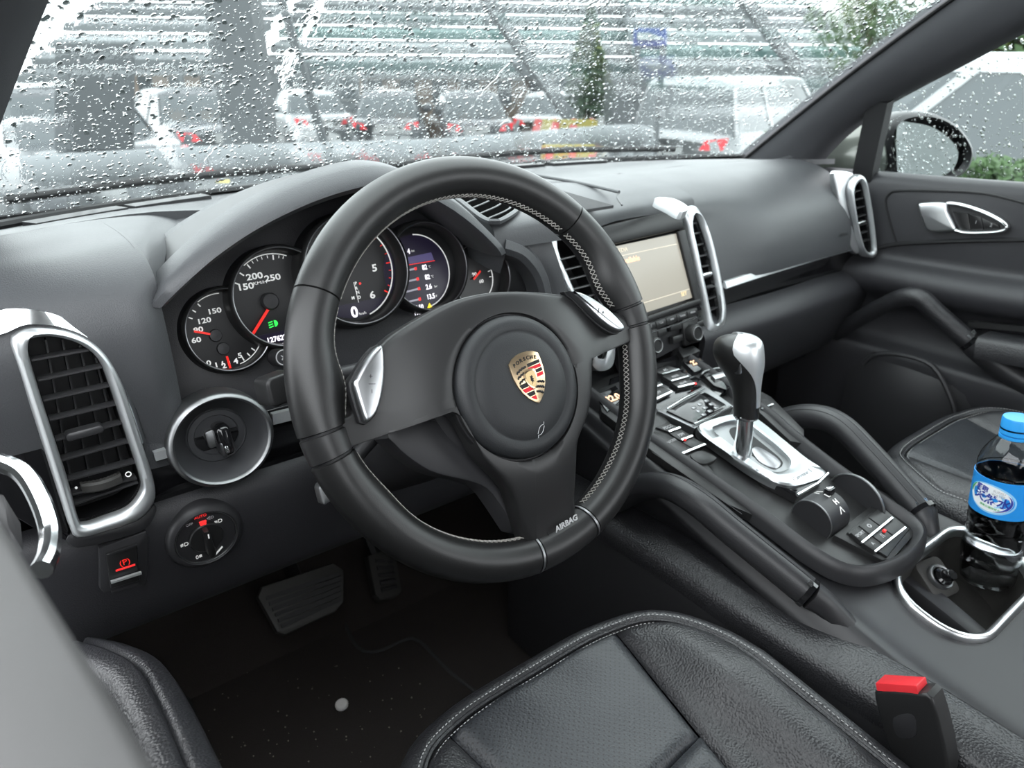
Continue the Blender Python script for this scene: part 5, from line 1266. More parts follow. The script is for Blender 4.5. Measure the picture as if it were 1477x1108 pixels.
def build_seat(name, label, cx):
    t = thing(name, label, 'car seat', (cx, -.30, .05), 'front seats')
    XM, YF, YB = .182, -.064, -.62
    def Hh(x, y):
        a = abs(x); z = .402-.030*min(1, max(0, (-.06-y)/.30))
        k = min(1, max(0, (a-.095)/.05)); z += .030*k*k*(3-2*k)*min(1, max(0.25, (-.03-y)/.16))
        z -= .010*min(1, max(0, (a-.150)/.035))**2
        return z
    def yfront(x): a = abs(x)/XM; return YF-.095*a**5
    def panel(pname, x0, x1, y0, y1, material, nx=14, ny=30, puff=.004):
        """x0, x1: side limits as functions of y; y0 None = follows the front seam"""
        L = []
        for j in range(ny+1):
            row = []
            for i in range(nx+1):
                s, f = i/nx, j/ny
                yc = (YF if y0 is None else y0(0))*(1-f)+(y1(0) if callable(y1) else y1)*f
                x = x0(yc)*(1-s)+x1(yc)*s; ys = yfront(x) if y0 is None else y0(x); ye = y1(x) if callable(y1) else y1
                y = ys+(ye-ys)*f; ed = min(min(s, 1-s)*abs(x1(yc)-x0(yc)), min(f, 1-f)*abs(ye-ys))
                z = Hh(x, y)+puff-.009*math.exp(-ed/.0035)
                z += .0016*noise.noise(V((x*22+cx*3, y*22, .3)))
                row.append(V((cx+x, y, z)))
            L.append(row)
        return mesh(pname, *loft(L, False), material, t, 0)
    xs = lambda x: -.212+.10*x
    xb = lambda y: .106-.030*min(1, max(0, (-.064-y)/.20))
    panel('seat_insert', lambda y: -xb(y)+.0003, lambda y: xb(y)-.0003, None, xs, 'perforated_leather', 26, 34)
    panel('seat_insert', lambda y: -xb(y)+.0003, lambda y: xb(y)-.0003, lambda x: xs(x)-.0006, YB, 'perforated_leather', 26, 40, .007)
    panel('bolster', lambda y: xb(y)+.0003, lambda y: XM, None, YB, 'leather', 18, 60); panel('bolster', lambda y: -XM, lambda y: -xb(y)-.0003, None, YB, 'leather', 18, 60)
    # border: follows left side, front, right side
    I = [V((-XM, YB+(yfront(XM)-YB)*k/8, 0)) for k in range(8)]+[V((x, yfront(x), 0)) for x in [XM*math.sin(math.pi*(k/24-.5)) for k in range(25)]]+[V((XM, yfront(XM)+(YB-yfront(XM))*k/8, 0)) for k in range(1, 9)]
    I = resample(cr(I, 2), 110)
    def off(d, dz, tuck=0):
        out = []
        for i, p in enumerate(I):
            tt = (I[min(i+1, 109)]-I[max(i-1, 0)]).normalized(); nn = V((-tt.y, tt.x, 0)); q = p+nn*d
            out.append(V((cx+q.x, q.y, (Hh(p.x, p.y)+dz) if dz > -.03 else .402+dz)))
        return out
    mesh('seat_border', *loft([off(-.001, -.007), off(.002, .001), off(.008, .003), off(.016, .000), off(.023, -.008), off(.027, -.020), off(.029, -.045), off(.026, -.085), off(.012, -.15)], False), 'leather', t, 60)
    mesh('piping', *tube(off(.0005, .0), .0022, 6), 'leather', t)
    m = MB()
    for d, dz in ((.0050, .0036), (-.0055, .0015)):
        q = resample(off(d, dz), 620)
        for i in range(60, 560, 2): m.add(*tube([q[i], q[i].lerp(q[i+1], .5)+V((0, 0, .0003)), q[i+1]], .00045, 4))
    tag(m.build('stitching', 'thread_grey', t), kind='stuff')
    # base below and backrest
    mesh('seat_base', *box((cx-.20, -.62, .10), (.40, 0, 0), (0, .50, 0), (0, 0, .22)), 'deep_black', t)
    mesh('seat_rail', *box((cx-.19, -.62, .02), (.03, 0, 0), (0, .55, 0), (0, 0, .09)), 'dark_chrome', t)
    mesh('seat_rail', *box((cx+.16, -.62, .02), (.03, 0, 0), (0, .55, 0), (0, 0, .09)), 'dark_chrome', t)
    L = []
    for k in range(12):
        f = k/11; z = .34+.62*f; y = -.63-.16*f; w = .21*(1-.35*max(0, f-.6)); L.append([V((cx+x*w, y+.05*(abs(x)**3)+d, z)) for x, d in ((-1, -.06), (-1, 0), (-.8, .035), (-.45, .0), (0, -.005), (.45, .0), (.8, .035), (1, 0), (1, -.06), (0, -.10))])
    mesh('backrest', *loft(L, True, True, True), 'leather', t, 60)
    return t
build_seat('driver_seat', 'black leather driver seat with perforated cushion in front of the camera', 0.0)
build_seat('passenger_seat', 'black leather passenger seat beyond the water bottle', .835)

# ================================================================== buckle
def build_buckle():
    X = .218; A = lambda x, y, d=0: at(x, y, 'X', X+d)
    t = thing('seat_belt_buckle', 'black seat belt buckle with a red release button beside the driver seat', 'seat belt buckle', A(1315, 1090))
    q = [A(1262, 1008), A(1272, 996), A(1330, 1001), A(1346, 1012), A(1368, 1105), A(1355, 1140), A(1300, 1140), A(1285, 1090)]
    mesh('buckle_body', *prism([p+V((-.001, 0, 0)) for p in resample(cr(q, 3, True), 40, True)], (-1, 0, 0), .020, .003, 3), 'satin_black', t, 45)
    r0, r1 = A(1264, 1003), A(1333, 1009); r2, r3 = r1+V((.017, 0, .0)), r0+V((.017, 0, .0)); up = (A(1264, 992)-A(1285, 1090)).normalized()
    mesh('release_button', *prism([p+up*.0125 for p in (r0+(r1-r0)*.04, r0+(r1-r0)*.90, r3+(r2-r3)*.90, r3+(r2-r3)*.04)], up, .008, .0015), 'red_plastic', t)
    mesh('press_mark', *prism([p+V((-.0018, 0, 0)) for p in resample(cr([A(1290, 1035), A(1318, 1030), A(1322, 1060), A(1296, 1062)], 3, True), 24, True)], (-1, 0, 0), .001, .0003), 'soft_black', t)
    mesh('strap', *box(A(1318, 1130)+V((.004, -.015, -.22)), (.004, 0, 0), (0, .03, 0), (0, 0, .22)), 'deep_black', t)
build_buckle()

# ================================================================== pedals, mat, cap on the floor
def build_foot():
    t = thing('brake_pedal', 'wide ribbed black brake pedal in the dark footwell', 'pedal', at(430, 870, 'Y', .44))
    q = [at(372, 862, 'Y', .43), at(378, 846, 'Y', .435), at(480, 812, 'Y', .435), at(496, 822, 'Y', .43), at(496, 868, 'Y', .39), at(484, 882, 'Y', .385), at(412, 916, 'Y', .385), at(400, 912, 'Y', .385)]
    F = Frame(q[0], (q[3]-q[0]), (q[0]-q[6])); n = F.n if F.n.y < 0 else -F.n
    mesh('pad', *prism(q, n, .012, .003), 'rubber', t)
    for k in range(6):
        f = .10+.16*k; a = q[0].lerp(q[7], f)+(q[3]-q[0])*.06; b = q[3].lerp(q[4], f)-(q[3]-q[0])*.05
        mesh('rib', *bar(a+n*.003, b+n*.003, .006, .008, n), 'mat_edge', t)
    c = sum(q, V((0, 0, 0)))/8; mesh('pedal_arm', *tube([c+V((0, .02, 0)), c+V((.01, .12, .03)), c+V((.02, .20, .25))], .012, 8), 'deep_black', t)
    t = thing('accelerator_pedal', 'narrow black accelerator pedal with rubber studs right of the brake', 'pedal', at(558, 840, 'Y', .48))
    q = [at(531, 802, 'Y', .50), at(562, 792, 'Y', .50), at(572, 804, 'Y', .495), at(580, 852, 'Y', .45), at(574, 860, 'Y', .445), at(550, 866, 'Y', .445), at(542, 858, 'Y', .45)]
    F = Frame(q[0], (q[2]-q[0]), (q[0]-q[6])); n = F.n if F.n.y < 0 else -F.n
    mesh('pad', *prism(q, n, .014, .003), 'rubber', t)
    for k in range(5):
        f = .12+.19*k; a = q[0].lerp(q[6], f)+(q[2]-q[0])*.2; b = q[2].lerp(q[3], f)-(q[2]-q[0])*.2
        mesh('stud', *tube([a+n*.001, b+n*.001], .006, 8, flat=.6), 'mat_edge', t)
    c = sum(q, V((0, 0, 0)))/7; mesh('pedal_arm', *tube([c+V((0, .02, 0)), c+V((.0, .12, .10)), c+V((.0, .18, .26))], .012, 8), 'deep_black', t)
    t = thing('floor_mat', 'black carpet floor mat with a bound edge under the driver pedals', 'floor mat', (0, .2, .021))
    q = [at(x, y, 'Z', .030) for x, y in ((318, 1180), (300, 1090), (272, 1010), (250, 962), (256, 940), (285, 922), (370, 893), (470, 868), (490, 880), (500, 905), (512, 930), (530, 942), (552, 938), (588, 922), (606, 926), (630, 950), (655, 975), (700, 1010))]
    q += [V((.16, .0, .030)), V((.10, -.12, .030)), V((-.2, -.12, .030))]
    L = resample(cr(q, 3, True), 120, True)
    mesh('mat_carpet', *prism(L, (0, 0, 1), .009, .002), 'carpet', t)
    mesh('mat_binding', *tube([p+V((0, 0, .0)) for p in L], .0035, 6, True), 'mat_edge', t)
    rnd = random.Random(5); mm = MB()
    for _ in range(70):
        p = at(rnd.uniform(300, 620), rnd.uniform(960, 1100), 'Z', .0312); s = rnd.uniform(.0006, .0018); mm.add(*box(p, (s, s*.3, 0), (-s*.2, s, 0), (0, 0, s*.6)))
    tag(mm.build('crumbs', mat('crumb', (.30, .27, .23), .9), t), kind='stuff')
    F = Frame(at(493, 1017, 'Z', .034), (1, 0, .1), (0, 1, 0.15))
    t = thing('plastic_cap', 'small round white plastic cap lying on the floor mat', 'cap', F.o)
    mesh('cap_rim', *lathe(F, 0, 0, [(.0075, -.002), (.0098, -.0015), (.0102, .002), (.0085, .0045), (.0070, .0045), (.0066, .0035), (1e-4, .0035)], 32), 'white_plastic', t, 40)
    mesh('cap_stem', *lathe(F, 0, 0, [(.004, -.004), (.0042, -.001)], 16), 'white_plastic', t)
build_foot()

# ================================================================== passenger door
DR = Frame((1.086, 0, .68), (0, -1, 0), (0, 0, 1))
def build_door_r():
    t = thing('door_1', 'black passenger door panel with chrome lever and leather pull handle', None, (1.10, 0, .1), kind='structure')
    pr = [(1.135, .752), (1.128, .765), (1.110, .768), (1.096, .762), (1.088, .748), (1.086, .70), (1.087, .64), (1.088, .618), (1.082, .608), (1.068, .600), (1.056, .588), (1.052, .570), (1.062, .548), (1.090, .530), (1.100, .50), (1.098, .455), (1.085, .440), (1.066, .432), (1.058, .420), (1.060, .38), (1.075, .30), (1.085, .20), (1.10, .05)]
    L = []
    for Y in (.36, .28, .22, .14, .06, -.02, -.10, -.2, -.35, -.6, -.9):
        s = .22*max(0, -Y-.0)*0; dz = -.045*max(0, Y-.0)*1.0+.028*min(1, max(0, -Y/.3))
        L.append([V((x-.012*max(0, Y-.2)*5 if z < .7 else x, Y, z+(dz if z > .52 else dz*.3))) for x, z in pr])
    mesh('door_panel', *patch(L, 2, 3), 'dash_low', t, 60)
    # insert line
    g = cr(DR.pxs([(1293, 351), (1284, 322), (1277, 292), (1282, 280), (1296, 275), (1350, 275), (1418, 279), (1477, 293), (1520, 306)], .0015), 5)
    mesh('insert_groove', *tube(g, .0022, 6), 'deep_black', t)
    mesh('insert_groove', *tube(cr(DR.pxs([(1255, 362), (1293, 352), (1400, 347), (1520, 345)], .003), 4), .004, 6), 'deep_black', t)
    # lever
    seat = resample(cr(DR.pxs([(1322, 300), (1326, 291), (1360, 291), (1420, 300), (1454, 320), (1456, 332), (1440, 339), (1370, 341), (1345, 338), (1332, 325)], .001), 4, True), 60, True)
    mesh('handle_recess', *prism(seat, DR.n, .006), 'soft_black', t)
    lv = mesh('door_lever', *prism(resample(cr(DR.pxs([(1323, 297), (1330, 293), (1362, 293), (1366, 305), (1378, 330), (1370, 334), (1340, 334), (1330, 318)], .014), 3, True), 40, True), DR.n, .012, .004, 3), 'satin_chrome', t, 45)
    lp = resample(cr(DR.pxs([(1362, 297), (1378, 294), (1412, 303), (1440, 316), (1452, 326), (1448, 332), (1428, 335), (1390, 335), (1372, 326)], .008), 4, True), 60, True)
    mesh('lever_ring', *ring(lp, DR.n, [(-.003, -.006), (.003, -.006), (.003, .002), (0, .004), (-.003, .002)]), 'chrome', t, 60)
    for q, s in (([(1374, 305), (1396, 308), (1400, 331), (1386, 331)], ''), ([(1397, 308), (1415, 313), (1418, 331), (1401, 331)], '1'), ([(1416, 314), (1440, 324), (1442, 331), (1420, 331)], '2')):
        b = mesh('memory_key', *prism(DR.pxs(q, .005), DR.n, .004, .001), 'satin_black', t)
        if s: cx = sum(x for x, y in q)/4; cy = sum(y for x, y in q)/4; u, v = DR.uv(cx, cy, .005); text('key_print', s, DR, u, v, .008, 'dim_print', b, c=.0052)
    # pull handle
    pts = [at(x, y, 'X', X) for x, y, X in ((1205, 480, 1.06), (1235, 462, 1.045), (1275, 440, 1.030), (1305, 428, 1.022), (1328, 430, 1.022), (1352, 452, 1.028), (1378, 475, 1.038), (1398, 492, 1.045))]
    P = cr(pts, 5); pf = [(-.014, -.012), (.014, -.012), (.017, 0), (.012, .012), (0, .016), (-.012, .012), (-.017, 0)]
    mesh('pull_handle', *sweep(P, pf, (-.5, 0, 1)), 'leather', t, 60)
    e, d = P[-1], (P[-1]-P[-2]).normalized()
    mesh('handle_clip', *sweep([e-d*.002, e+d*.008], [(a*1.06, b*1.06) for a, b in pf], (-.5, 0, 1)), 'gloss_black', t)
    mesh('clip_plate', *sweep([e-d*.001+V((-.006, 0, .016)), e+d*.007+V((-.006, 0, .016))], [(-.010, -.002), (.010, -.002), (.010, .001), (-.010, .001)], (-.5, 0, 1)), 'chrome', t)
    b = [e+d*.006, at(1425, 515, 'X', 1.055), at(1470, 545, 'X', 1.065), at(1530, 575, 'X', 1.07)]
    mesh('handle_root', *sweep(cr(b, 5), [(x*1.15, y*1.15) for x, y in pf], (-.5, 0, 1)), 'soft_black', t, 60)
    mesh('handle_stub', *tube([P[0], P[0]+V((.03, .04, -.03))], [.014, .02], 10), 'chrome', t)
    # arm rest and its trim
    a = [at(1418, 492, 'X', 1.045), at(1477, 502, 'X', 1.045), at(1560, 515, 'X', 1.045)]
    a.append(a[-1]+(a[-1]-a[-2])*7)
    mesh('arm_rest', *sweep(a, [(-.03, -.025), (.03, -.025), (.034, .006), (.024, .014), (-.024, .014), (-.034, .006)], (0, 0, 1)), 'leather', t, 60)
    a = [at(1398, 466, 'X', 1.075), at(1477, 473, 'X', 1.075), at(1560, 480, 'X', 1.075)]
    a.append(a[-1]+(a[-1]-a[-2])*7)
    mesh('arm_trim', *sweep(a, [(-.006, -.006), (.006, -.006), (.006, .004), (-.006, .004)], (0, 0, 1)), 'satin_black', t)
    mesh('panel_crease', *tube(cr(DR.pxs([(1300, 405), (1350, 400), (1400, 420), (1450, 450), (1477, 466)], -.008), 4), .002, 6), 'soft_black', t)
    # speaker bulge and pocket below
    L = []
    for k in range(13):
        f = k/12; a = math.pi*f
        L.append([V((1.062-.022*math.sin(a)*w, .20-.24*f, z+.0)) for z, w in ((.415, .0), (.39, .7), (.34, 1), (.26, 1), (.18, .8), (.10, .6))])
    mesh('speaker_bulge', *loft(L, False), 'soft_black', t, 60)
    mesh('pocket_rim', *tube(cr([at(x, y, 'X', 1.03) for x, y in ((1245, 525), (1262, 512), (1300, 512), (1345, 528), (1372, 575), (1380, 610))], 4), .005, 8), 'soft_black', t)
    # glass and window bars
    sill = [at(x, y, 'X', 1.118) for x, y in ((1245, 262), (1340, 264), (1477, 268), (1600, 272))]
    top = [at(x, y, 'X', X) for x, y, X in ((1283, 141, 1.058), (1380, 90, 1.02), (1477, 38, .985), (1560, -8, .955))]
    w2 = thing('window_2', 'rain-spotted passenger side window beyond the pillar', None, (1.1, 0, .76), kind='structure')
    lo = [V((1.120, .27-.2*k, .745)) for k in range(6)]; hi = [V((.965, .27-.2*k-.0, 1.20)) for k in range(6)]
    orient(mesh('pane', *loft([lo, hi], False), 'side_glass', w2), (-1, 0, 0))
    rnd = random.Random(9); nn = (lo[1]-lo[0]).cross(hi[0]-lo[0]).normalized(); nn = nn if nn.x > 0 else -nn
    add_drops(w2, lambda g, f: lo[0].lerp(lo[2], g).lerp(hi[0].lerp(hi[2], g), f)+nn*.0003, lambda g, f: nn, lambda g, f: V((0, 0, -1)), 2600, .0007, .0026, rnd)
    # division bar and quarter frame
    b0, b1 = at(1246, 256, 'X', 1.10), at(1268, 152, 'X', 1.056)
    st(mesh('trim_4', *sweep([b0-V((0, 0, .01)), b1+V((0, 0, .01))], [(-.020, -.012), (.020, -.012), (.020, .010), (-.020, .010)], (-1, 0, 0)), 'deep_black'))
    return t
build_door_r()

# ================================================================== driver door, in front of the lens
def build_door_l():
    t = thing('door_2', 'blurred grey driver door shoulder with chrome lever at the left edge', None, (-.40, -.1, .1), kind='structure')
    Y0, Y1 = [], []
    e = [at(x, y, 'Z', .828) for x, y in ((0, 742), (60, 836), (120, 930), (180, 1025), (232, 1112), (300, 1230))]
    e = [e[0]+(e[0]-e[1])*8, e[0]+(e[0]-e[1])*3]+e+[e[-1]+(e[-1]-e[-2])*3, V((-.33, -.75, .828)), V((-.33, -1.1, .828))]
    E = cr(e, 3)
    rows = []
    for dx, dz in ((-.015, -.45), (-.02, -.20), (-.016, -.07), (-.006, -.022), (0, -.006), (-.004, .0), (-.03, .008), (-.07, .012), (-.10, .010), (-.115, -.005), (-.12, -.05)):
        rows.append([V((p.x+dx, p.y, p.z+dz)) for p in E])
    mesh('door_panel', *loft(rows, False), mat('door_skin', (.066, .064, .064), .62, bump=('noise', 60, .12, .002), var=.12), t, 60)
    lp = [at(x, y, 'Y', Y) for x, y, Y in ((-30, 668, .10), (0, 668, .08), (34, 684, .06), (58, 722, .04), (72, 765, .02), (70, 800, -.005), (60, 822, -.02))]
    mesh('door_lever', *tube(cr(lp, 6), .0065, 10), 'chrome', t)
    q = [at(x, y, 'Y', Y) for x, y, Y in ((-30, 700, .10), (20, 710, .06), (45, 750, .03), (50, 790, .0), (20, 790, .02), (-30, 760, .06))]
    mesh('lever_bowl', *prism([p+V((-.006, 0, 0)) for p in q], (1, 0, 0), .006), 'soft_black', t)
    # pull handle with seam
    pts = [at(x, y, 'Z', z) for x, y, z in ((120, 948, .44), (158, 960, .47), (200, 985, .495), (232, 1045, .515), (258, 1110, .535), (290, 1190, .555))]
    P = cr(pts, 5); pf = [(-.020, -.015), (.020, -.015), (.024, .0), (.017, .012), (.006, .017), (.0035, .0165), (0, .011), (-.0035, .0165), (-.006, .017), (-.017, .012), (-.024, 0)]
    mesh('pull_handle', *sweep(P, pf, (.25, 0, 1)), mat('coarse_leather', (.024, .024, .027), .38, bump=('leather', 480, .6, .001)), t, 50)
build_door_l()

# ================================================================== outside
_hd = V((c_f.x, c_f.y, 0)).normalized()
def gnd(p):
    """the lot falls away gently in front of the car"""
    p = V(p); return -.42-.047*(_hd.x*(p.x-CAM.x)+_hd.y*(p.y-CAM.y))
def far(x, y, d):
    r = ray(x, y); return CAM+r*(d/math.hypot(r.x, r.y))
def farz(x, d, z):
    """point at image column x, horizontal distance d, height z"""
    r = c_f*1.0+c_r*((x-738.5)/FPX)+c_u*((554-78)/FPX); h = V((r.x, r.y, 0)); h = h/h.dot(_hd); p = V((CAM.x+h.x*d, CAM.y+h.y*d, 0)); p.z = gnd(p) if z is None else z; return p
mat('asphalt', (0.038, 0.041, 0.041), .5, bump=('noise', 40, .3, .01), var=.15)
mat('car_white', (0.273, 0.283, 0.289), .25, coat=.4); mat('car_silver', (0.143, 0.151, 0.160), .25, metal=.6, coat=.5); mat('car_dark', (.035, .038, .045), .2, coat=.6); mat('car_grey', (0.047, 0.050, 0.056), .25, metal=.3, coat=.6)
mat('car_glass', (.03, .04, .045), .06, coat=.5); mat('tyre', (.02, .02, .02), .8); mat('tail_red', (.70, .02, .03), .25, emit=(1, .05, .06), es=.25)
mat('steel_grey', (0.063, 0.069, 0.073), .6); mat('pipe_grey', (0.144, 0.154, 0.161), .6); mat('concrete', (0.228, 0.228, 0.222), .85, bump=('noise', 30, .3, .01))
mat('beige_wall', (0.203, 0.153, 0.117), .85); mat('white_wall', (0.252, 0.256, 0.252), .8); mat('teal_sheet', (0.037, 0.086, 0.080), .6); mat('grey_sheet', (0.074, 0.082, 0.086), .6); mat('pale_sheet', (0.151, 0.164, 0.168), .6)
mat('brick_red', (.40, .12, .08), .8); mat('sign_blue', (0.030, 0.042, 0.192), .5); mat('sign_yellow', (0.291, 0.246, 0.056), .6); mat('sign_red', (0.336, 0.040, 0.040), .6); mat('sign_green', (.03, .42, .18), .5)
mat('bark', (.10, .07, .05), .9); mat('leaf_dark', (0.015, 0.036, 0.015), .7); mat('leaf_mid', (0.032, 0.068, 0.019), .7); mat('leaf_yellow', (0.128, 0.160, 0.032), .7)

def build_ground():
    q = [V((x, y, 0)) for x, y in ((-60, -40), (90, -40), (90, 90), (-60, 90))]
    for p in q: p.z = gnd(p)
    o = mesh('ground', *prism(q, (0, 0, 1), .2), 'asphalt'); o['kind'] = 'structure'
    m = mat('yellow_paint', (0.450, 0.372, 0.036), .6)
    for i, (x0, y0, x1, y1) in enumerate(((318, 263, 342, 259), (400, 250, 470, 240), (500, 238, 560, 232))):
        a, b = [hit(x, y, V((CAM.x, CAM.y, -.415)), (V((0, 0, 1))+_hd*.047)) for x, y in ((x0, y0), (x1, y1))]; s = (b-a).normalized().cross(V((0, 0, 1)))*.12
        p = tag(mesh('road_marking', *prism([a-s, b-s, b+s, a+s], (0, 0, 1), .004), m), ['short yellow road dash nearest the left column', 'long yellow road line beneath the grey pipe', 'yellow road line farthest right, by the wheel rim'][i], 'road marking', 'yellow road lines')
build_ground()

def build_car(label, loc, rz, paint, suv=False, van=False):
    t = thing('parked_car', label, 'car', (0, 0, 0), 'cars parked outside')
    Lh, Wd, Ht = (2.3, .92, 1.68) if suv else (2.2, .88, 1.45)
    sh = .98 if suv else .88
    def sec(x, w, z0, z1, k=6):
        pts = [(-w*.9, z0), (-w, z0+.18), (-w, z1-.22), (-w*.94, z1-.04), (-w*.82, z1), (0, z1+.02), (w*.82, z1), (w*.94, z1-.04), (w, z1-.22), (w, z0+.18), (w*.9, z0)]
        return [V((x, a, b)) for a, b in pts]
    S = [(-Lh, Wd*.72, .42, sh-.12), (-Lh+.08, Wd*.88, .30, sh-.02), (-Lh+.5, Wd, .24, sh+.02), (-.6, Wd, .22, sh), (.5, Wd, .22, sh-.02), (Lh-.9, Wd, .24, sh-.06), (Lh-.25, Wd*.9, .28, sh-.20), (Lh, Wd*.7, .38, sh-.34)]
    mesh('body', *patch([sec(*s) for s in S], 2, 3), paint, t, 45)
    xr = -Lh+.15 if suv else -Lh+.75
    def cab(z, f, inset=0): # f 0 at shoulder, 1 at roof
        x0 = xr+(.10 if suv else .45)*f; x1 = (Lh-1.15)-(.75)*f; w = (Wd*.93)-(.20)*f-inset
        return [V((x, y, z)) for x, y in ((x0, -w*.9), (x0+.12, -w), (x1-.25, -w), (x1, -w*.82), (x1, w*.82), (x1-.25, w), (x0+.12, w), (x0, w*.9))]
    mesh('windows', *loft([cab(sh-.04, 0), cab(sh+.02, .05), cab(Ht-.10, .85)], True, True, True), 'car_glass', t, 25)
    mesh('roof', *loft([cab(Ht-.12, .84, -.012), cab(Ht-.06, .93, -.006), cab(Ht-.01, 1, .05), cab(Ht, 1, .25)], True, True, True), paint, t, 60)
    for sx in (-1, 1):
        for f0 in ((.0, .08), (.36, .42), (.95, 1.0)):
            a, b = cab(sh-.02, 0), cab(Ht-.09, .87)
            i0, i1 = (1, 2) if sx < 0 else (6, 5)
            p0 = a[i0].lerp(a[i1], f0[0]); p1 = b[i0].lerp(b[i1], f0[0]); mesh('window_post', *bar(p0+V((0, sx*.006, 0)), p1+V((0, sx*.006, 0)), .07, .02, (0, sx, .3)), paint, t)
    wr = .36 if suv else .32
    for x in (-Lh+.85, Lh-.9):
        for s in (-1, 1):
            F = Frame((x, s*(Wd-.10), wr), (1, 0, 0), (0, 0, 1)) if s < 0 else Frame((x, s*(Wd-.10), wr), (-1, 0, 0), (0, 0, 1))
            w = mesh('wheel', *lathe(F, 0, 0, [(wr*.6, .10), (wr*.66, .115), (wr*.95, .11), (wr, .08), (wr, -.1)], 28), 'tyre', t)
            mesh('hub_cap', *lathe(F, 0, 0, [(1e-4, .105), (wr*.55, .10), (wr*.6, .09)], 20), 'car_silver', w)
    for s in (-1, 1):
        mesh('tail_light', *prism([V((-Lh-.012+.06*(abs(y) > Wd*.8), s*abs(y), z)) for y, z in ((Wd*.50, sh-.22), (Wd*.86, sh-.20), (Wd*.90, sh-.04), (Wd*.60, sh-.08))], (-1, 0, 0), .08), 'tail_red', t)
        mesh('head_light', *prism([V((Lh-.02-.1*(abs(y) > Wd*.7), s*abs(y), z)) for y, z in ((Wd*.45, sh-.40), (Wd*.8, sh-.38), (Wd*.84, sh-.26), (Wd*.5, sh-.30))], (1, 0, 0), .08), 'pale_sheet', t)
        mesh('door_mirror', *lathe(Frame((Lh-1.35, s*(Wd+.08), sh+.10), (0, 1, 0), (0, 0, 1)), 0, 0, [(.02, -.05), (.10, -.03), (.11, .02), (.08, .05)], 14), paint, t)
    mesh('number_plate', *box((-Lh-.03, -.2, .62), (.02, 0, 0), (0, .4, 0), (0, 0, .16)), 'white_wall', t)
    mesh('bumper', *patch([sec(x, w, .26, .52) for x, w in ((-Lh-.06, Wd*.75), (-Lh+.05, Wd*.93), (-Lh+.3, Wd*.98))], 2, 2), paint, t, 45)
    t.location = loc; t.rotation_euler = (0, 0, rz); return t
head = YAW  # view heading from +Y towards +X
def facing(x, off): 
    r = c_f+c_r*((x-738.5)/FPX); return math.atan2(r.y, r.x)+R(off)
for lab, x, d, off, paint, suv in (
    ('white SUV with a red tail light seen right of the glass centre', 1098, 12.5, -24, 'car_white', True),
    ('white SUV filling the passenger side window', 1452, 5.6, 95, 'car_white', True),
    ('dark hatchback showing two red tail lights above the wheel rim', 672, 20.0, 8, 'car_dark', False),
    ('mid-grey car just left of the dark hatchback', 560, 20.5, -6, 'car_grey', False),
    ('white car standing right of the left column', 432, 22.5, 10, 'car_white', False),
    ('dark car behind and left of the left column', 245, 15.0, 14, 'car_dark', False),
    ('small white car between the dark hatchback and the tree', 800, 23.5, -8, 'car_white', False),
    ('grey car at the far left edge by the pillar', 35, 9.5, 12, 'car_grey', False),
    ('silver car behind the striped barrier right of the tree', 962, 19.5, -10, 'car_silver', False)):
    build_car(lab, farz(x, d, None), facing(x, off), paint, suv)

def build_barrier():
    a = far(-60, 262, 5.2); m1 = far(330, 233, 5.8); m2 = far(640, 219, 6.6); b = far(905, 197, 7.6); c = far(925, 215, 7.8)+V((0, 0, -.25))
    t = thing('pipe_barrier', 'thick grey pipe guard rail running across behind the windscreen', 'guard rail', V((a.x, a.y, gnd(a))))
    P = cr([a, m1, m2, b, b+(b-m2).normalized()*.18+V((0, 0, -.12)), c], 6)
    mesh('rail', *tube(P, .115, 16), 'pipe_grey', t)
    for k in (4, 12, 18, 27):
        p = P[min(k, len(P)-1)]; mesh('rail_post', *tube([p, V((p.x, p.y, gnd(p)))], .07, 12), 'pipe_grey', t)
build_barrier()
def post(label, x, d, w, top, material='steel_grey', name='steel_column', lean=0):
    p = farz(x, d, None); q = farz(x+lean, d, top); 
    t = thing(name, label, 'column', p, 'canopy columns')
    up = V((c_f.x, c_f.y, 0)).normalized()
    mesh('shaft', *bar(p, q, w, w*.8, up), material, t); mesh('base_plate', *bar(p, p+V((0, 0, .05)), w*1.6, w*1.6, up), material, t)
    mesh('cap_plate', *bar(q-V((0, 0, .04)), q, w*1.4, w*1.4, up), material, t); return t
post('wide grey upright column seen through the left of the windscreen', 346, 6.3, .36, 4.2, 'steel_grey')
post('brick red upright post right of the grey panel', 1003, 14, .30, .5, 'brick_red', 'brick_post')
def strut(label, p0, p1, d, w):
    a, b = far(*p0, d), far(*p1, d); t = thing('canopy_strut', label, 'strut', a, 'canopy struts')
    mesh('beam', *bar(a, b, w, w, c_f), 'steel_grey', t); mesh('foot', *bar(b, V((b.x, b.y, gnd(b))), w*1.2, w*1.2, c_f), 'steel_grey', t)
strut('dark steel strut slanting down left of the conical tree', (688, -20), (862, 226), 9.2, .13)
strut('grey steel strut slanting down at the right of the windscreen', (1050, -30), (1190, 150), 18.5, .22)
strut('steel strut slanting left of the centre, near the left column', (400, -20), (470, 215), 13.0, .13)
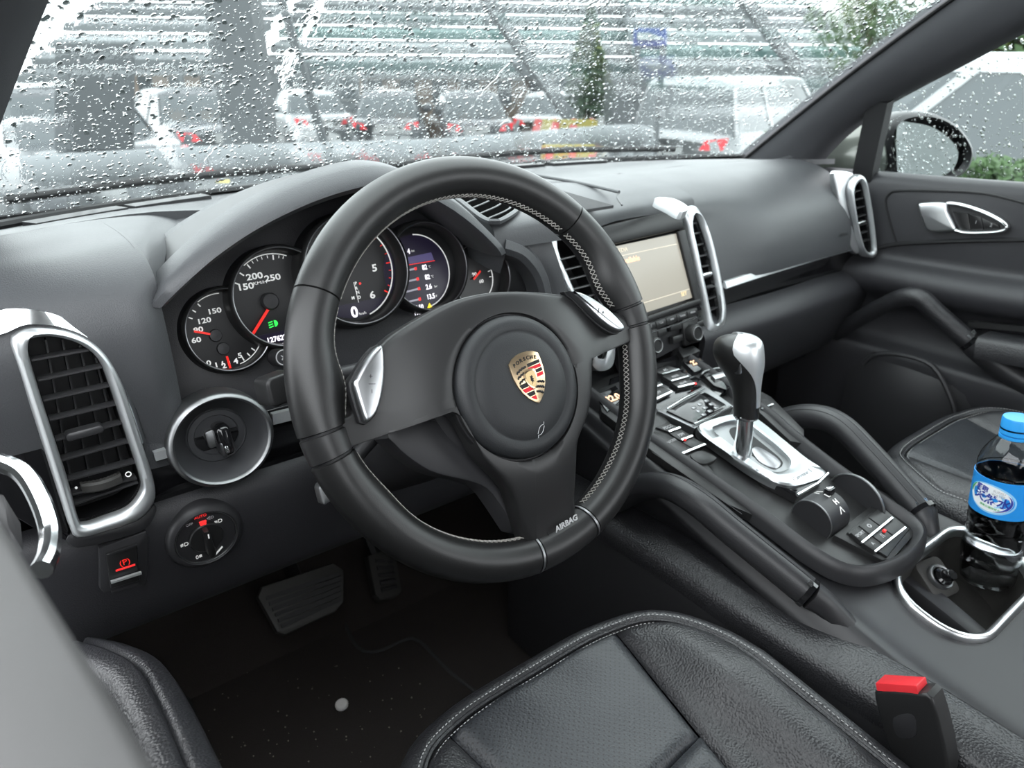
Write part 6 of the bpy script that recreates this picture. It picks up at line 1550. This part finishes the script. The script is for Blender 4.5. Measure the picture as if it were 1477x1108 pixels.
def shed(label, x0, x1, d0, d1, z0, z1, mats, n, lean=.0):
    """a parking canopy: stepped roof sheets on posts, seen edge-on"""
    a, b = farz(x0, d0, 0), farz(x1, d1, 0); t = thing('parking_canopy', label, 'canopy', V((a.x, a.y, gnd(a))), 'parking canopies')
    bk = V((c_f.x, c_f.y, 0)).normalized()
    for i in range(n):
        z = z0+(z1-z0)*i/max(1, n-1); o = bk*(i*1.1)
        mesh('roof_sheet', *box(V((a.x, a.y, z))+o, b-a, bk*.9+V((0, 0, .14)), (0, 0, .24)), mats[i % len(mats)], t)
        mesh('purlin', *bar(V((a.x, a.y, z-.10))+o, V((b.x, b.y, z-.10))+o, .10, .14, (0, 0, 1)), 'steel_grey', t)
    for k in range(5):
        p = a.lerp(b, k/4); mesh('canopy_post', *bar(V((p.x, p.y, gnd(p))), V((p.x, p.y, z0)), .12, .12, bk), 'steel_grey', t)
shed('pale stepped canopy roofs high across the middle of the windscreen', 375, 935, 25, 27, .45, 4.2, ['grey_sheet', 'pale_sheet', 'teal_sheet', 'grey_sheet'], 9)
shed('teal and grey canopy roofs at the upper right of the windscreen', 925, 1300, 24, 25, .45, 4.0, ['grey_sheet', 'teal_sheet', 'pale_sheet', 'grey_sheet'], 9)
shed('grey canopy roofs at the upper left of the windscreen', -40, 350, 22, 23, .50, 3.9, ['grey_sheet', 'pale_sheet', 'grey_sheet'], 8)
shed('low grey canopy with ribbed roof seen above the side window car', 1330, 1750, 16, 17, .6, 1.6, ['grey_sheet', 'pale_sheet'], 4)
def house(label, x0, x1, d, z1, wall, roofm='grey_sheet', band=None):
    a, b = farz(x0, d, None), farz(x1, d, None); GZ = a.z; b.z = GZ; t = thing('low_building', label, 'building', a, 'buildings behind the cars'); bk = V((c_f.x, c_f.y, 0)).normalized()
    mesh('wall', *box(a, b-a, bk*3, (0, 0, z1-GZ)), wall, t)
    mesh('roof', *box(V((a.x, a.y, z1))-bk*.4, b-a, bk*3.6, (0, 0, .18)), roofm, t)
    n = max(2, int((x1-x0)/45))
    for i in range(n):
        p = a.lerp(b, (i+.25)/n); q = a.lerp(b, (i+.7)/n); zb, zt = GZ+.9, z1-.35
        w = mesh('window', *box(V((p.x, p.y, zb))-bk*.04, q-p, bk*.05, (0, 0, zt-zb)), 'car_glass', t)
        mesh('window_sill', *box(V((p.x, p.y, zb-.08))-bk*.08, q-p, bk*.08, (0, 0, .07)), 'white_wall', w)
    if band: mesh('wall_band', *box(V((a.x, a.y, z1-.3))-bk*.05, b-a, bk*.05, (0, 0, .25)), band, t)
house('beige low building with pale band left of the grey column', 180, 318, 36, .25, 'beige_wall', 'grey_sheet', 'white_wall')
house('beige shop front behind the dark hatchback', 515, 800, 40, .05, 'beige_wall', 'grey_sheet', 'white_wall')
house('white low building behind the white SUV', 960, 1260, 38, .05, 'white_wall', 'pale_sheet')
house('long grey wall building across the back of the lot', -200, 1700, 60, .6, 'grey_sheet', 'pale_sheet')
def board(name, label, cat, x0, y0, x1, y1, d, material, thickness=.08, legs=True):
    a, b, c, e = far(x0, y1, d), far(x1, y1, d), far(x1, y0, d), far(x0, y0, d); n = -c_f
    t = thing(name, label, cat, a); mesh('board', *prism([a, b, c, e], n, thickness, .01), material, t)
    if legs:
        for p in (a.lerp(b, .1), a.lerp(b, .9)): mesh('board_leg', *bar(p, V((p.x, p.y, gnd(p))), .06, .06, c_f), 'steel_grey', t)
    return t, Frame((a+b+c+e)/4-c_f*.002, c_r, c_u)
t, f = board('metal_hoarding', 'plain grey metal panel with a small green round sticker', 'panel', 78, 62, 188, 216, 8.2, 'steel_grey')
mesh('sticker', *lathe(f, (130-133)*8.2/1040, (139-125)*8.2/1040, [(1e-4, .012), (.07, .012), (.075, 0)], 24), 'sign_green', t)
board('metal_hoarding', 'grey metal panel behind the right end of the pipe rail', 'panel', 872, 108, 985, 190, 15.0, 'steel_grey')
t, f = board('blue_sign', 'small dark blue sign hanging under the canopy', 'sign', 915, 40, 962, 66, 9, 'sign_blue')
mesh('sign_band', *bar(f.P(-.15, 0, .01), f.P(.15, 0, .01), .08, .01, f.n), 'pale_sheet', t)
t, f = board('striped_board', 'red and yellow striped barrier board above the pipe rail', 'sign', 772, 172, 862, 192, 8.4, 'sign_yellow')
for x in (-.34, -.14, .06, .26): mesh('stripe', *bar(f.P(x, -.075, .006), f.P(x+.04, .075, .006), .08, .01, f.n), 'sign_red', t)
t, f = board('striped_box', 'yellow box with red patches below the pipe rail', 'box', 782, 208, 858, 236, 6.0, 'sign_yellow', .3)
for x in (-.16, .02, .18): mesh('patch', *bar(f.P(x, -.07, .006), f.P(x+.02, .05, .006), .06, .01, f.n), 'sign_red', t)
def leafcloud(name, parent, c, rx, ry, rz, n, material, size, rnd, cone=False):
    vs, fs = [], []
    for _ in range(n):
        while True:
            q = V((rnd.uniform(-1, 1), rnd.uniform(-1, 1), rnd.uniform(-1, 1)))
            if q.length <= 1: break
        q = q*(.55+.45*q.length)
        k = (1-(q.z+1)/2*.85) if cone else 1
        p = V(c)+V((q.x*rx*k, q.y*ry*k, q.z*rz)); s = size*rnd.uniform(.6, 1.4)
        a = V((rnd.uniform(-1, 1), rnd.uniform(-1, 1), rnd.uniform(-1, 1))).normalized(); b = a.orthogonal().normalized(); i = len(vs)
        vs += [p-a*s, p+b*s*.5, p+a*s, p-b*s*.5]; fs.append((i, i+1, i+2, i+3))
    me = bpy.data.meshes.new(name); bs = base_of(parent); me.from_pydata([tuple(v-bs) for v in vs], [], fs); o = link(name, me, material, parent); o['kind'] = 'stuff'; return o
def tree(label, x, y, d, rx, rz, material, cone=False, n=1500, size=.10, extra=None):
    c = far(x, y, d); rnd = random.Random(int(x)); t = thing('tree', label, 'tree', V((c.x, c.y, gnd(c))), 'trees in the lot')
    mesh('trunk', *tube([V((c.x, c.y, gnd(c))), V((c.x+.05, c.y, (gnd(c)+c.z)/2)), V((c.x, c.y, c.z+rz*.5))], [.12, .09, .03], 10), 'bark', t)
    leafcloud('foliage', t, c, rx, rx, rz, n, material, size, rnd, cone)
    if extra: leafcloud('young_leaves', t, c+V((0, 0, rz*.3)), rx*.7, rx*.7, rz*.6, n//4, extra, size, rnd, cone)
tree('dark conical tree standing right of the slanting strut', 848, 95, 15.5, .62, 1.05, 'leaf_dark', True, 2600, .08, 'leaf_yellow')
tree('bright green tree at the top right corner of the windscreen', 1262, 8, 15.6, 1.2, 1.1, 'leaf_mid', False, 1800, .08, 'leaf_yellow')
tree('green tree seen high in the passenger side window', 1475, 55, 11.0, 1.0, .8, 'leaf_mid', False, 1800, .08, 'leaf_yellow')
tree('dark tree far behind the upper left canopies', 600, 5, 45.0, 2.6, 1.8, 'leaf_dark', False, 1400, .14)
tree('green tree behind the upper right canopies', 1010, 0, 44.0, 3.2, 2.2, 'leaf_dark', False, 1800, .14, 'leaf_mid')
def hedge():
    a, b = far(1150, 246, 4.2), far(1620, 255, 3.6); t = thing('hedge', 'clipped green hedge below the passenger side window', 'hedge', V((a.x, a.y, gnd(a))))
    bk = V((c_f.x, c_f.y, 0)).normalized(); rnd = random.Random(11)
    mesh('hedge_core', *box(V((a.x, a.y, gnd(a))), V((b.x-a.x, b.y-a.y, 0)), bk*.7, (0, 0, max(a.z, b.z)-gnd(a)-.1)), 'leaf_dark', t)
    vs, fs = [], []
    for _ in range(9000):
        f = rnd.random(); o = rnd.random(); p = a.lerp(b, f); top = rnd.random() < .55
        p = V((p.x, p.y, 0))+bk*(.7*o if top else rnd.uniform(-.05, .03)); p.z = max(a.z, b.z)-.1+rnd.uniform(-.06, .09) if top else rnd.uniform(gnd(a)+.3, max(a.z, b.z))
        s = rnd.uniform(.012, .03); u = V((rnd.uniform(-1, 1), rnd.uniform(-1, 1), rnd.uniform(-.4, 1))).normalized(); w = u.orthogonal().normalized(); i = len(vs)
        vs += [p-u*s, p+w*s*.6, p+u*s, p-w*s*.6]; fs.append((i, i+1, i+2, i+3))
    bs = base_of(t); me = bpy.data.meshes.new('leaves'); me.from_pydata([tuple(v-bs) for v in vs], [], fs); o = link('leaves', me, 'leaf_mid', t); o['kind'] = 'stuff'
hedge()

# ------------------------------------------------------------------ own car outside: bonnet, wing mirror
def build_bonnet():
    rows = [[V((X, y-.25*((X-.375)/.75)**2, z-.05*((X-.375)/.75)**4)) for X in (-.42, -.2, .1, .375, .65, .95, 1.17)] for y, z in ((.86, .655), (1.1, .63), (1.4, .575), (1.7, .50), (1.85, .40))]
    t = thing('bonnet', 'dark bonnet of the car just below the windscreen', None, (.375, 1.3, .5), kind='structure'); mesh('bonnet_skin', *thick(patch(rows, 3, 3), .02, (0, 0, 1)), 'paint_dark', t, 50)
    rows = [[ws_base(X)+V((0, .02, -.015)), V((X, .88-.25*((X-.375)/.75)**2, .650))] if False else [V((X, ws_base(X).y+dy, z)) for X in (-.40, -.2, .1, .375, .65, .95, 1.12)] for dy, z in ((.01, .735), (.05, .70), (.12, .67))]
    mesh('cowl', *thick(patch(rows, 3, 2), .01, (0, 0, 1)), 'soft_black', t)
    for xa, xb in ((-.30, .30), (.30, .92)):
        P = [ws_point((X+.342)/1.41, .035+.02*math.sin(math.pi*k/10))+V((0, .016, .010)) for k, X in [(k, xa+(xb-xa)*k/10) for k in range(11)]]
        mesh('wiper_blade', *tube(P, .006, 8), 'deep_black', t)
build_bonnet()
def build_mirror():
    o = at(1336, 214, 'X', 1.285); MF = Frame(o, (.86, -.51, .0), (0, -.07, 1))
    t = thing('wing_mirror', 'black-rimmed passenger wing mirror outside the side window', 'mirror', MF.P(0, 0, -.05))
    ol = [V((*MF.uv(x, y), 0)) for x, y in ((1280, 196), (1288, 172), (1310, 162), (1345, 165), (1376, 182), (1396, 208), (1400, 228), (1390, 250), (1365, 260), (1310, 260), (1288, 248))]
    ol = resample(cr(ol, 5, True), 64, True); c = sum(ol, V((0, 0, 0)))/64
    sc = lambda k, h: [MF.P(c.x+(p.x-c.x)*k, c.y+(p.y-c.y)*k, h) for p in ol]
    mesh('housing', *loft([sc(.86, .0), sc(.93, .012), sc(1.0, .006), sc(1.03, -.012), sc(.98, -.045), sc(.82, -.08), sc(.5, -.10), sc(.05, -.105)], True, False, True), 'soft_black', t, 60)
    gl = [V((*MF.uv(x, y), 0)) for x, y in ((1293, 176), (1312, 175), (1342, 183), (1368, 202), (1380, 222), (1374, 244), (1352, 256), (1312, 257), (1296, 250), (1292, 215))]
    gl = resample(cr(gl, 4, True), 48, True)
    mesh('mirror_glass', *prism([MF.P(p.x, p.y, .004) for p in gl], MF.n, .006), mat('mirror_glass', (.46, .50, .50), .03, metal=1), t)
    rnd = random.Random(21)
    add_drops(t, lambda g, f: MF.P(c.x+(g-.5)*.14, c.y+(f-.5)*.10, .0045), lambda g, f: MF.n, lambda g, f: V((0, 0, -1)), 160, .0008, .0025, rnd)
    # body coloured foot seen through the quarter glass
    p = at(1224, 222, 'X', 1.20)
    L = []
    for k in range(9):
        f = k/8; q = at(1200, 232, 'X', 1.17).lerp(at(1275, 218, 'X', 1.25), f); r = .05+.035*math.sin(math.pi*f)
        L.append([q+V((0, .02+r*.9*math.cos(a), r*math.sin(a)*.9)) for a in [2*math.pi*i/20 for i in range(20)]])
    mesh('mirror_foot', *loft(L, True, True, True), 'paint_dark', t, 60)
build_mirror()
